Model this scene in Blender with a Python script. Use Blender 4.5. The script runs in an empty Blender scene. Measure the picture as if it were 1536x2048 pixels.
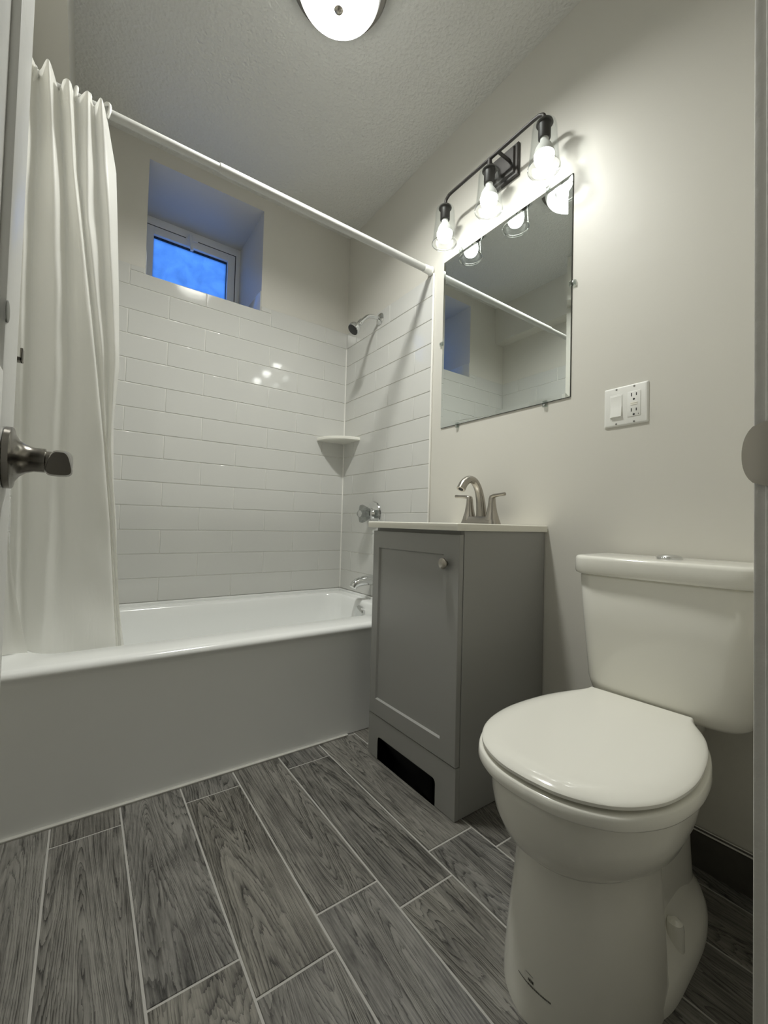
import bpy, bmesh, math, random
from mathutils import Vector, Matrix
random.seed(7)
SC = bpy.context.scene
COL = SC.collection
PI = math.pi

# ------------------------------------------------------------------ camera
CAM_LOC = (-1.18953, -2.08087, 0.77200)
RIGHT = Vector((0.8144666, -0.57961784, 0.02621677))
FWD = Vector((0.57900867, 0.81485619, 0.02753811))
UP = Vector((-0.03732447, -0.00724913, 0.99927691))
cam = bpy.data.cameras.new('camera')
cam.sensor_fit = 'HORIZONTAL'
cam.sensor_width = 36.0
cam.lens = 844.1846 / 1536.0 * 36.0
cam.clip_start = 0.01
cam.clip_end = 50
camo = bpy.data.objects.new('camera', cam)
COL.objects.link(camo)
camo.matrix_world = Matrix(((RIGHT.x, UP.x, -FWD.x, CAM_LOC[0]),
                            (RIGHT.y, UP.y, -FWD.y, CAM_LOC[1]),
                            (RIGHT.z, UP.z, -FWD.z, CAM_LOC[2]),
                            (0, 0, 0, 1)))
SC.camera = camo

# ------------------------------------------------------------------ world, exposure
SKY = (0.085, 0.30, 1.0)
SKY_STRENGTH = 1.7
BULB_VANITY = 20.0      # radiance of the three vanity bulbs
DISC_CEILING = 500.0     # radiance of the added disc that replaces bulbs in the ceiling fixture
LIGHT_COL = (1.0, 0.995, 0.95)
world = bpy.data.worlds.new('dusk_sky')
SC.world = world
world.use_nodes = True
bg = world.node_tree.nodes['Background']
bg.inputs[0].default_value = (*SKY, 1)
bg.inputs[1].default_value = SKY_STRENGTH
SC.view_settings.view_transform = 'Standard'
SC.view_settings.look = 'None'
SC.view_settings.gamma = 1.0
SC.view_settings.use_curve_mapping = False
SC.view_settings.exposure = 0.0
SC.cycles.max_bounces = 14
SC.cycles.diffuse_bounces = 7
SC.cycles.glossy_bounces = 5
SC.cycles.transmission_bounces = 8
SC.cycles.transparent_max_bounces = 16
SC.cycles.caustics_reflective = False
SC.cycles.caustics_refractive = False
SC.cycles.sample_clamp_indirect = 4.0
SC.cycles.use_denoising = True


# ------------------------------------------------------------------ materials
def new_mat(name):
    m = bpy.data.materials.new(name)
    m.use_nodes = True
    return m, m.node_tree, m.node_tree.nodes['Principled BSDF']


def mat(name, col, rough=0.5, metal=0.0, spec=0.5, coat=0.0, bump=None, var=None):
    m, nt, b = new_mat(name)
    b.inputs['Base Color'].default_value = (*col, 1)
    b.inputs['Roughness'].default_value = rough
    b.inputs['Metallic'].default_value = metal
    b.inputs['Specular IOR Level'].default_value = spec
    b.inputs['Coat Weight'].default_value = coat
    N, L = nt.nodes, nt.links
    if bump or var:
        geo = N.new('ShaderNodeNewGeometry')
    if bump:                       # (scale, detail, strength, distance)
        nz = N.new('ShaderNodeTexNoise')
        nz.inputs['Scale'].default_value = bump[0]
        nz.inputs['Detail'].default_value = bump[1]
        L.new(geo.outputs['Position'], nz.inputs['Vector'])
        bp = N.new('ShaderNodeBump')
        bp.inputs['Strength'].default_value = bump[2]
        bp.inputs['Distance'].default_value = bump[3]
        L.new(nz.outputs['Fac'], bp.inputs['Height'])
        L.new(bp.outputs['Normal'], b.inputs['Normal'])
    if var:                        # (scale, amount)
        nz2 = N.new('ShaderNodeTexNoise')
        nz2.inputs['Scale'].default_value = var[0]
        nz2.inputs['Detail'].default_value = 3
        L.new(geo.outputs['Position'], nz2.inputs['Vector'])
        mx = N.new('ShaderNodeMix')
        mx.data_type = 'RGBA'
        mx.inputs[6].default_value = (*[c * (1 - var[1]) for c in col], 1)
        mx.inputs[7].default_value = (*[min(1, c * (1 + var[1])) for c in col], 1)
        L.new(nz2.outputs['Fac'], mx.inputs[0])
        L.new(mx.outputs[2], b.inputs['Base Color'])
    return m


M = {}
M['wall'] = mat('wall_paint', (0.63, 0.615, 0.565), 0.42, spec=0.4, bump=(9, 4, 0.12, 0.01), var=(2.2, 0.012))
M['ceiling'] = None
M['tile'] = mat('glazed_white_tile', (0.62, 0.62, 0.597), 0.07, spec=0.5, bump=(6, 1, 0.012, 0.004))
M['grout'] = mat('white_grout', (0.80, 0.79, 0.75), 0.8)
M['caulk'] = mat('white_caulk', (0.83, 0.82, 0.78), 0.4)
M['tub_caulk'] = mat('aged_caulk', (0.50, 0.49, 0.455), 0.6, var=(25, 0.18))
M['tub'] = mat('tub_enamel', (0.84, 0.85, 0.84), 0.16, spec=0.5)
M['ceramic'] = mat('toilet_china', (0.80, 0.79, 0.73), 0.12, spec=0.5)
M['seat'] = mat('toilet_plastic', (0.84, 0.83, 0.77), 0.1, spec=0.5)
M['cabinet'] = mat('grey_cabinet_paint', (0.32, 0.32, 0.306), 0.42, spec=0.4, bump=(160, 2, 0.03, 0.001))
M['dark_gap'] = mat('shadow_line_black', (0.03, 0.03, 0.03), 0.8)  # near-black for the painted-in sash gap shade and the glazing bead
M['chrome'] = mat('chrome', (0.72, 0.73, 0.73), 0.08, metal=1)
M['nickel'] = mat('brushed_nickel', (0.40, 0.375, 0.335), 0.27, metal=1, bump=(420, 2, 0.03, 0.0005))
M['dark_nickel'] = mat('dark_brushed_nickel', (0.25, 0.235, 0.21), 0.26, metal=1)
M['black'] = mat('oil_rubbed_black', (0.022, 0.019, 0.017), 0.5)
M['counter'] = mat('cultured_marble', (0.84, 0.82, 0.74), 0.18)
M['trimwhite'] = mat('white_trim_paint', (0.74, 0.74, 0.72), 0.33, bump=(35, 3, 0.25, 0.004))
M['jamb'] = mat('jamb_paint', (0.66, 0.65, 0.62), 0.35, bump=(45, 4, 0.35, 0.004))
M['plastic'] = mat('white_plastic', (0.80, 0.80, 0.77), 0.3)
M['rod'] = mat('white_enamelled_rod', (0.52, 0.52, 0.50), 0.5)
M['slot'] = mat('outlet_slot', (0.01, 0.01, 0.01), 0.7)
M['vinyl'] = mat('window_vinyl', (0.86, 0.86, 0.84), 0.35)
M['pan'] = mat('fixture_pan_nickel', (0.19, 0.18, 0.165), 0.33, metal=1)
M['ink'] = mat('printed_ink', (0.06, 0.06, 0.05), 0.6)
M['greyplate'] = mat('grey_painted_metal', (0.22, 0.22, 0.20), 0.4, metal=0.5)
M['reveal'] = None


def make_ceiling_mat():
    m, nt, b = new_mat('textured_ceiling_paint')
    N, L = nt.nodes, nt.links
    b.inputs['Base Color'].default_value = (0.67, 0.67, 0.645, 1)
    b.inputs['Roughness'].default_value = 0.5
    geo = N.new('ShaderNodeNewGeometry')
    n1 = N.new('ShaderNodeTexNoise')
    n1.inputs['Scale'].default_value = 60
    n1.inputs['Detail'].default_value = 4
    n1.inputs['Distortion'].default_value = 0.6
    L.new(geo.outputs['Position'], n1.inputs['Vector'])
    n2 = N.new('ShaderNodeTexVoronoi')
    n2.inputs['Scale'].default_value = 95
    L.new(geo.outputs['Position'], n2.inputs['Vector'])
    mm = N.new('ShaderNodeMath')
    mm.operation = 'MULTIPLY_ADD'
    mm.inputs[1].default_value = 0.5
    L.new(n2.outputs['Distance'], mm.inputs[0])
    L.new(n1.outputs['Fac'], mm.inputs[2])
    bp = N.new('ShaderNodeBump')
    bp.inputs['Strength'].default_value = 0.8
    bp.inputs['Distance'].default_value = 0.005
    L.new(mm.outputs[0], bp.inputs['Height'])
    L.new(bp.outputs['Normal'], b.inputs['Normal'])
    return m


M['ceiling'] = make_ceiling_mat()


def make_plank_mat():
    m, nt, b = new_mat('weathered_wood_look_tile')
    N, L = nt.nodes, nt.links

    def math_(op, a, bb=None, c=None):
        n = N.new('ShaderNodeMath')
        n.operation = op
        for i, v in enumerate((a, bb, c)):
            if v is None:
                continue
            if isinstance(v, (int, float)):
                n.inputs[i].default_value = v
            else:
                L.new(v, n.inputs[i])
        return n.outputs[0]

    def noise(vec, scale, detail=3, dist=0.0, rough=0.5):
        n = N.new('ShaderNodeTexNoise')
        n.inputs['Scale'].default_value = scale
        n.inputs['Detail'].default_value = detail
        n.inputs['Distortion'].default_value = dist
        n.inputs['Roughness'].default_value = rough
        L.new(vec, n.inputs['Vector'])
        return n.outputs['Fac']

    at = N.new('ShaderNodeAttribute')
    at.attribute_name = 'plank'
    sep = N.new('ShaderNodeSeparateColor')
    L.new(at.outputs['Color'], sep.inputs[0])
    geo = N.new('ShaderNodeNewGeometry')
    off = N.new('ShaderNodeVectorMath')
    off.operation = 'MULTIPLY_ADD'
    off.inputs[1].default_value = (7.3, 11.7, 5.1)
    L.new(at.outputs['Color'], off.inputs[0])
    L.new(geo.outputs['Position'], off.inputs[2])

    def scaled(s):
        n = N.new('ShaderNodeVectorMath')
        n.operation = 'MULTIPLY'
        n.inputs[1].default_value = s
        L.new(off.outputs[0], n.inputs[0])
        return n.outputs[0]

    big = noise(scaled((1.0, 0.095, 1)), 7.5, 1, 0.35)             # cathedral contours
    jit = noise(scaled((1.0, 0.10, 1)), 60, 3, 0.6, 0.6)
    ph = math_('ADD', math_('MULTIPLY', big, 24.0), math_('MULTIPLY', jit, 1.1))
    saw = math_('FRACT', ph)
    line = math_('POWER', saw, 3.2)
    fine = noise(scaled((1.0, 0.045, 1)), 230, 4, 0.2, 0.7)       # long hairline streaks
    mid = noise(scaled((1.0, 0.16, 1)), 30, 5, 0.8, 0.65)
    blot = noise(scaled((1.0, 0.5, 1)), 8, 5, 0.6, 0.65)
    amt = math_('MULTIPLY_ADD', mid, 1.3, -0.30)
    f = math_('MULTIPLY_ADD', math_('MULTIPLY', line, amt), -0.75, 0.56)
    ph2 = math_('ADD', math_('MULTIPLY', big, 88.0), math_('MULTIPLY', mid, 3.4))
    hair = math_('POWER', math_('FRACT', ph2), 4.5)
    f = math_('ADD', f, math_('MULTIPLY', math_('MULTIPLY', hair, math_('MULTIPLY_ADD', jit, 1.6, -0.35)), -0.85))
    f = math_('ADD', f, 0.10)
    f = math_('ADD', f, math_('MULTIPLY_ADD', fine, 0.95, -0.475))
    f = math_('ADD', f, math_('MULTIPLY_ADD', blot, 0.85, -0.425))
    f = math_('ADD', f, math_('MULTIPLY_ADD', mid, 0.40, -0.20))
    f = math_('ADD', f, math_('MULTIPLY_ADD', sep.outputs[0], 0.16, -0.08))
    ramp = N.new('ShaderNodeValToRGB')
    el = ramp.color_ramp.elements
    el[0].position, el[0].color = 0.10, (0.023, 0.021, 0.017, 1)
    el[1].position, el[1].color = 0.80, (0.235, 0.222, 0.188, 1)
    e = el.new(0.33)
    e.color = (0.062, 0.057, 0.048, 1)
    e = el.new(0.50)
    e.color = (0.122, 0.114, 0.096, 1)
    L.new(f, ramp.inputs[0])
    # a slight cool / warm drift from plank to plank
    hsv = N.new('ShaderNodeHueSaturation')
    L.new(ramp.outputs[0], hsv.inputs['Color'])
    L.new(math_('MULTIPLY_ADD', sep.outputs[1], 0.3, 0.55), hsv.inputs['Saturation'])
    L.new(hsv.outputs[0], b.inputs['Base Color'])
    L.new(math_('MULTIPLY_ADD', fine, 0.25, 0.30), b.inputs['Roughness'])
    bp = N.new('ShaderNodeBump')
    bp.inputs['Strength'].default_value = 0.5
    bp.inputs['Distance'].default_value = 0.002
    L.new(f, bp.inputs['Height'])
    L.new(bp.outputs['Normal'], b.inputs['Normal'])
    return m


M['plank'] = make_plank_mat()
M['floor_grout'] = mat('grey_floor_grout', (0.42, 0.41, 0.385), 0.85)


def make_emit(name, col, strength):
    m, nt, b = new_mat(name)
    b.inputs['Base Color'].default_value = (0.9, 0.9, 0.88, 1)
    b.inputs['Emission Color'].default_value = (*col, 1)
    b.inputs['Emission Strength'].default_value = strength
    return m


M['bulb'] = make_emit('lit_bulb_glass', LIGHT_COL, BULB_VANITY)
M['cdisc'] = make_emit('lit_ceiling_disc', LIGHT_COL, DISC_CEILING)


def make_thin_glass(name, tint=(1, 1, 1), refl=0.16):
    """thin clear glass wall: passes light, mirrors at grazing angles"""
    m = bpy.data.materials.new(name)
    m.use_nodes = True
    nt = m.node_tree
    N, L = nt.nodes, nt.links
    N.clear()
    out = N.new('ShaderNodeOutputMaterial')
    tr = N.new('ShaderNodeBsdfTransparent')
    tr.inputs[0].default_value = (*tint, 1)
    gl = N.new('ShaderNodeBsdfGlossy')
    gl.inputs['Roughness'].default_value = 0.03
    lw = N.new('ShaderNodeLayerWeight')
    lw.inputs['Blend'].default_value = 0.25
    ma = N.new('ShaderNodeMath')
    ma.operation = 'MULTIPLY_ADD'
    ma.use_clamp = True
    ma.inputs[1].default_value = 0.75
    ma.inputs[2].default_value = refl * 0.25
    L.new(lw.outputs['Facing'], ma.inputs[0])
    pw = N.new('ShaderNodeMath')
    pw.operation = 'POWER'
    pw.inputs[1].default_value = 2.2
    L.new(ma.outputs[0], pw.inputs[0])
    mx = N.new('ShaderNodeMixShader')
    L.new(pw.outputs[0], mx.inputs[0])
    L.new(tr.outputs[0], mx.inputs[1])
    L.new(gl.outputs[0], mx.inputs[2])
    L.new(mx.outputs[0], out.inputs[0])
    return m


M['glass'] = make_thin_glass('clear_shade_glass', (0.97, 0.98, 0.98))
M['glass_rim'] = make_thin_glass('fire_polished_rim', (0.95, 0.97, 0.96), 2.6)
M['acrylic'] = make_thin_glass('clear_clip_plastic', (0.86, 0.88, 0.87), 0.6)


def make_opal():
    """frosted lamp glass: partly clear, partly scattering"""
    m = bpy.data.materials.new('frosted_lamp_glass')
    m.use_nodes = True
    nt = m.node_tree
    N, L = nt.nodes, nt.links
    N.clear()
    out = N.new('ShaderNodeOutputMaterial')
    tr = N.new('ShaderNodeBsdfTransparent')
    tr.inputs[0].default_value = (0.95, 0.96, 0.95, 1)
    tl = N.new('ShaderNodeBsdfTranslucent')
    tl.inputs[0].default_value = (0.95, 0.96, 0.94, 1)
    df = N.new('ShaderNodeBsdfPrincipled')
    df.inputs['Base Color'].default_value = (0.85, 0.86, 0.85, 1)
    df.inputs['Roughness'].default_value = 0.15
    m1 = N.new('ShaderNodeMixShader')
    m1.inputs[0].default_value = 0.27
    L.new(tr.outputs[0], m1.inputs[1])
    L.new(tl.outputs[0], m1.inputs[2])
    m2 = N.new('ShaderNodeMixShader')
    m2.inputs[0].default_value = 0.10
    L.new(m1.outputs[0], m2.inputs[1])
    L.new(df.outputs[0], m2.inputs[2])
    L.new(m2.outputs[0], out.inputs[0])
    return m


M['opal'] = make_opal()


def make_curtain():
    m = bpy.data.materials.new('white_curtain_vinyl')
    m.use_nodes = True
    nt = m.node_tree
    N, L = nt.nodes, nt.links
    N.clear()
    out = N.new('ShaderNodeOutputMaterial')
    b = N.new('ShaderNodeBsdfPrincipled')
    b.inputs['Base Color'].default_value = (0.90, 0.895, 0.86, 1)
    b.inputs['Roughness'].default_value = 0.45
    tl = N.new('ShaderNodeBsdfTranslucent')
    tl.inputs[0].default_value = (0.93, 0.925, 0.89, 1)
    m1 = N.new('ShaderNodeMixShader')
    m1.inputs[0].default_value = 0.42
    L.new(b.outputs[0], m1.inputs[1])
    L.new(tl.outputs[0], m1.inputs[2])
    tr = N.new('ShaderNodeBsdfTransparent')
    m2 = N.new('ShaderNodeMixShader')
    m2.inputs[0].default_value = 0.05
    L.new(m1.outputs[0], m2.inputs[1])
    L.new(tr.outputs[0], m2.inputs[2])
    geo = N.new('ShaderNodeNewGeometry')
    sc = N.new('ShaderNodeVectorMath')
    sc.operation = 'MULTIPLY'
    sc.inputs[1].default_value = (1, 1, 0.25)
    L.new(geo.outputs['Position'], sc.inputs[0])
    nz = N.new('ShaderNodeTexNoise')
    nz.inputs['Scale'].default_value = 26
    nz.inputs['Detail'].default_value = 3
    nz.inputs['Distortion'].default_value = 0.8
    L.new(sc.outputs[0], nz.inputs['Vector'])
    bp = N.new('ShaderNodeBump')
    bp.inputs['Strength'].default_value = 0.22
    bp.inputs['Distance'].default_value = 0.01
    L.new(nz.outputs['Fac'], bp.inputs['Height'])
    L.new(bp.outputs['Normal'], b.inputs['Normal'])
    L.new(m2.outputs[0], out.inputs[0])
    return m


M['curtain'] = make_curtain()


def make_pane():
    """obscured window glass with dirt, lit from the dusk outside"""
    m = bpy.data.materials.new('obscured_dirty_pane')
    m.use_nodes = True
    nt = m.node_tree
    N, L = nt.nodes, nt.links
    N.clear()
    out = N.new('ShaderNodeOutputMaterial')
    geo = N.new('ShaderNodeNewGeometry')
    nz = N.new('ShaderNodeTexNoise')
    nz.inputs['Scale'].default_value = 11
    nz.inputs['Detail'].default_value = 6
    nz.inputs['Roughness'].default_value = 0.62
    nz.inputs['Distortion'].default_value = 0.5
    L.new(geo.outputs['Position'], nz.inputs['Vector'])
    ramp = N.new('ShaderNodeValToRGB')
    el = ramp.color_ramp.elements
    el[0].position, el[0].color = 0.28, (0.74, 0.76, 0.78, 1)
    el[1].position, el[1].color = 0.60, (0.97, 0.97, 0.97, 1)
    L.new(nz.outputs['Fac'], ramp.inputs[0])
    tl = N.new('ShaderNodeBsdfTranslucent')
    L.new(ramp.outputs[0], tl.inputs[0])
    gl = N.new('ShaderNodeBsdfGlossy')
    gl.inputs['Roughness'].default_value = 0.12
    mx = N.new('ShaderNodeMixShader')
    mx.inputs[0].default_value = 0.05
    L.new(tl.outputs[0], mx.inputs[1])
    L.new(gl.outputs[0], mx.inputs[2])
    L.new(mx.outputs[0], out.inputs[0])
    return m


M['pane'] = make_pane()
M['mirror'] = mat('silvered_glass', (0.80, 0.84, 0.82), 0.0, metal=1)


# ------------------------------------------------------------------ mesh helpers
def link(name, bm, m, parent=None, smooth=True, angle=35, recalc=True):
    me = bpy.data.meshes.new(name)
    if recalc:
        bmesh.ops.recalc_face_normals(bm, faces=bm.faces[:])
    bm.to_mesh(me)
    bm.free()
    ms = m if isinstance(m, (list, tuple)) else [m]
    for x in ms:
        me.materials.append(x)
    if smooth:
        me.polygons.foreach_set('use_smooth', [True] * len(me.polygons))
        me.set_sharp_from_angle(angle=math.radians(angle))
    o = bpy.data.objects.new(name, me)
    COL.objects.link(o)
    if parent is not None:
        o.parent = parent
        o.matrix_parent_inverse = Matrix.Translation(-Vector(parent.location)) if parent.rotation_euler.z == 0 else parent.matrix_basis.inverted()
    return o


def thing(name, label, cat, loc, group=None):
    o = bpy.data.objects.new(name, None)
    COL.objects.link(o)
    o.location = loc
    o.empty_display_size = 0.05
    o['label'] = label
    o['category'] = cat
    if group:
        o['group'] = group
    return o


def tag(o, label, cat, group=None):
    o['label'] = label
    o['category'] = cat
    if group:
        o['group'] = group
    return o


def struct(o, label=None, cat=None):
    o['kind'] = 'structure'
    if label:
        o['label'] = label
    if cat:
        o['category'] = cat
    return o


def add_box(bm, lo, hi, mi=0, bev=0.0, seg=2):
    x0, y0, z0 = lo
    x1, y1, z1 = hi
    vs = [bm.verts.new(p) for p in ((x0, y0, z0), (x1, y0, z0), (x1, y1, z0), (x0, y1, z0),
                                    (x0, y0, z1), (x1, y0, z1), (x1, y1, z1), (x0, y1, z1))]
    fs = []
    for q in ((3, 2, 1, 0), (4, 5, 6, 7), (0, 1, 5, 4), (1, 2, 6, 5), (2, 3, 7, 6), (3, 0, 4, 7)):
        f = bm.faces.new([vs[i] for i in q])
        f.material_index = mi
        fs.append(f)
    if bev > 0:
        es = list({e for f in fs for e in f.edges})
        bmesh.ops.bevel(bm, geom=es, offset=bev, segments=seg, profile=0.5, affect='EDGES')
    return vs


def box_obj(name, lo, hi, m, parent=None, bev=0.0, seg=2):
    bm = bmesh.new()
    add_box(bm, lo, hi, 0, bev, seg)
    return link(name, bm, m, parent)


def loft(bm, loops, cap0=True, cap1=True, closed=True, mi=0):
    rows = [[bm.verts.new(p) for p in lp] for lp in loops]
    n = len(rows[0])
    for a, b in zip(rows, rows[1:]):
        for i in range(n if closed else n - 1):
            j = (i + 1) % n
            f = bm.faces.new((a[i], a[j], b[j], b[i]))
            f.material_index = mi
    if cap0:
        bm.faces.new(rows[0][::-1]).material_index = mi
    if cap1:
        bm.faces.new(rows[-1]).material_index = mi
    return rows


def lathe(bm, prof, origin=(0, 0, 0), axis='Z', n=40, mi=0, cap=True):
    """prof: list of (radius, height along the axis)"""
    o = Vector(origin)
    loops = []
    for r, h in prof:
        lp = []
        for i in range(n):
            a = 2 * PI * i / n
            c, s = math.cos(a) * r, math.sin(a) * r
            if axis == 'Z':
                p = (c, s, h)
            elif axis == 'X':
                p = (h, c, s)
            elif axis == 'Y':
                p = (c, h, s)
            else:
                ax = Vector(axis).normalized()
                u = ax.orthogonal().normalized()
                w = ax.cross(u)
                p = u * c + w * s + ax * h
            lp.append(o + Vector(p))
        loops.append(lp)
    loft(bm, loops, cap, cap, True, mi)


def tube(bm, pts, rad, n=16, mi=0, flat=1.0, up=None):
    """sweep along pts; rad a number or list; flat squashes the section along its own 'up'"""
    pts = [Vector(p) for p in pts]
    rads = rad if isinstance(rad, (list, tuple)) else [rad] * len(pts)
    loops = []
    prev = None
    for i, p in enumerate(pts):
        t = (pts[min(i + 1, len(pts) - 1)] - pts[max(i - 1, 0)]).normalized()
        if prev is None:
            u = Vector(up) if up else t.orthogonal()
            u = (u - t * u.dot(t)).normalized()
        else:
            u = (prev - t * prev.dot(t)).normalized()
        prev = u
        w = t.cross(u)
        r = rads[i]
        ru, rw = (r[0], r[1]) if isinstance(r, (list, tuple)) else (r * flat, r)
        loops.append([p + u * (math.cos(2 * PI * k / n) * ru) + w * (math.sin(2 * PI * k / n) * rw) for k in range(n)])
    loft(bm, loops)


def catmull(pts, sub=6, closed=False):
    pts = [Vector(p) for p in pts]
    n = len(pts)
    out = []
    for i in range(n if closed else n - 1):
        if closed:
            p0, p1, p2, p3 = pts[(i - 1) % n], pts[i], pts[(i + 1) % n], pts[(i + 2) % n]
        else:
            p1, p2 = pts[i], pts[i + 1]
            p0 = pts[i - 1] if i else p1 * 2 - p2
            p3 = pts[i + 2] if i + 2 < n else p2 * 2 - p1
        for k in range(sub):
            t = k / sub
            out.append(0.5 * ((2 * p1) + (p2 - p0) * t + (2 * p0 - 5 * p1 + 4 * p2 - p3) * t * t + (3 * p1 - p0 - 3 * p2 + p3) * t ** 3))
    if not closed:
        out.append(pts[-1])
    return out


def rrect(x0, x1, y0, y1, r, n=8):
    """rounded rectangle loop in plan"""
    out = []
    for cx, cy, a0 in ((x1 - r, y1 - r, 0), (x0 + r, y1 - r, PI / 2), (x0 + r, y0 + r, PI), (x1 - r, y0 + r, 3 * PI / 2)):
        for k in range(n + 1):
            a = a0 + PI / 2 * k / n
            out.append((cx + r * math.cos(a), cy + r * math.sin(a)))
    return out


# ------------------------------------------------------------------ room numbers
XL, YF, H = -1.370, 0.0, 2.400          # left wall, far wall, ceiling
YD = -1.975                             # room face of the door wall
Z0, DZ = 1.7588, 0.104                  # tile course lines
ZTILE = 1.848
YE = -0.7336                            # edge of the tiled surround
XJ, TW = -0.9143, 0.30897
WX1, WX2, WZ1, WZ2 = -1.0127, -0.5028, 1.824, 2.335
TD = 0.004                              # tiles stand proud of the paint by this much

# ------------------------------------------------------------------ floor
P0, PW = -1.22876, 0.14666
bm = bmesh.new()
lay = bm.loops.layers.float_color.new('plank')
add_box(bm, (-1.62, -3.35, -0.10), (0.12, 0.45, -0.0012), 1)
G = 0.0018
for k in range(-2, 9):
    x0, x1 = P0 + k * PW + G, P0 + (k + 1) * PW - G
    x1 = min(x1, 0.0)
    ys = [-0.83 - 0.571 * i for i in range(-2, 5)] if k % 2 == 0 else [-0.751 - 0.571 * i for i in range(-2, 5)]
    ys = [0.3] + [y for y in ys if y < 0.25] + [-3.3]
    for a, b in zip(ys, ys[1:]):
        y1, y0 = a - G, b + G
        if y1 - y0 < 0.01:
            continue
        e = 0.0012
        t = [bm.verts.new(p) for p in ((x0 + e, y0 + e, 0), (x1 - e, y0 + e, 0), (x1 - e, y1 - e, 0), (x0 + e, y1 - e, 0))]
        l = [bm.verts.new(p) for p in ((x0, y0, -0.0016), (x1, y0, -0.0016), (x1, y1, -0.0016), (x0, y1, -0.0016))]
        fs = [bm.faces.new(t)] + [bm.faces.new((l[i], l[(i + 1) % 4], t[(i + 1) % 4], t[i])) for i in range(4)]
        c = (random.random(), random.random(), random.random(), 1)
        for f in fs:
            for lp in f.loops:
                lp[lay] = c
floor = struct(link('floor', bm, [M['plank'], M['floor_grout']], smooth=False, recalc=False), 'grey wood-look plank tile floor with pale grout', 'floor')

# ------------------------------------------------------------------ ceiling and walls
ceil = struct(box_obj('ceiling', (-1.62, -3.35, H), (0.12, 0.45, H + 0.1), M['ceiling']), 'white ceiling with a rough rolled texture', 'ceiling')
wall_right = struct(box_obj('wall_right', (0.0, -3.35, -0.05), (0.12, 0.45, H + 0.05), M['wall']), 'off-white wall carrying mirror, sink and toilet', 'wall')
wall_left = struct(box_obj('wall_left', (-1.62, -3.35, -0.05), (XL, 0.45, H + 0.05), M['wall']), 'off-white wall at the closed end of the tub', 'wall')
box_obj('soffit', (XL - 0.02, YD, 2.137), (-1.276, 0.0, H + 0.02), M['wall'], wall_left)
bm = bmesh.new()
WT = 0.47
add_box(bm, (-1.62, 0, -0.05), (WX1, WT, H + 0.05))
add_box(bm, (WX2, 0, -0.05), (0.12, WT, H + 0.05))
add_box(bm, (WX1, 0, -0.05), (WX2, WT, WZ1))
add_box(bm, (WX1, 0, WZ2), (WX2, WT, H + 0.05))
wall_back = struct(link('wall_back', bm, M['wall']), 'off-white far wall over the tub with a deep window recess', 'wall')
bm = bmesh.new()
JX = -0.690
add_box(bm, (JX, YD - 0.115, -0.05), (0.12, YD, H + 0.05))
add_box(bm, (-1.62, YD - 0.115, -0.05), (-1.312, YD, H + 0.05))
add_box(bm, (-1.312, YD - 0.115, 2.06), (JX, YD, H + 0.05))
wall_front = struct(link('wall_front', bm, M['wall']), 'wall holding the bathroom doorway', 'wall')
wall_hall = struct(box_obj('wall_hall', (-1.62, -3.35, -0.05), (0.12, -3.25, H + 0.05), M['wall']), 'hall wall behind the doorway', 'wall')


# tiles: one mesh per tiled wall, a part of that wall
def tile_rects(u0, u1, joints_even, joints_odd, step, top=ZTILE):
    out = []
    for k in range(-1, 13):
        zt = top if k == -1 else Z0 - k * DZ
        zb = Z0 - (k + 1) * DZ
        j0 = joints_even if k % 2 == 0 else joints_odd
        js = [j0 + i * step for i in range(-8, 9)]
        us = [u0] + sorted(j for j in js if u0 + 0.012 < j < u1 - 0.012) + [u1]
        for a, b in zip(us, us[1:]):
            out.append((a, b, zb, zt, k))
    return out


def tile_mesh(rects, place):
    """place(u, z, d): point on the wall, d = distance out from the paint"""
    bm = bmesh.new()
    gr = 0.0009
    for (a, b, zb, zt) in rects:
        a2, b2, c2, d2 = a + gr, b - gr, zb + gr, zt - gr
        tu, tz = random.uniform(-0.00012, 0.00012), random.uniform(-0.00010, 0.00010)
        prev = None
        for ins, dep in ((0, -0.0002), (0.0004, TD * 0.62), (0.0013, TD * 0.90), (0.0026, TD), (0.0032, TD)):
            lp = []
            for (u, z, su, sz) in ((a2 + ins, c2 + ins, -1, -1), (b2 - ins, c2 + ins, 1, -1), (b2 - ins, d2 - ins, 1, 1), (a2 + ins, d2 - ins, -1, 1)):
                lp.append(bm.verts.new(place(u, z, dep + (tu * su + tz * sz if dep > 0 else 0) * 0.5)))
            if prev:
                for i in range(4):
                    bm.faces.new((prev[i], prev[(i + 1) % 4], lp[(i + 1) % 4], lp[i]))
            prev = lp
        bm.faces.new(prev)
    return bm


def grout_sheet(bm, quads, place):
    for (a, b, zb, zt) in quads:
        vs = [place(a, zb, 0.0012), place(b, zb, 0.0012), place(b, zt, 0.0012), place(a, zt, 0.0012)]
        f = bm.faces.new([bm.verts.new(v) for v in vs])
        f.material_index = 1


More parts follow.
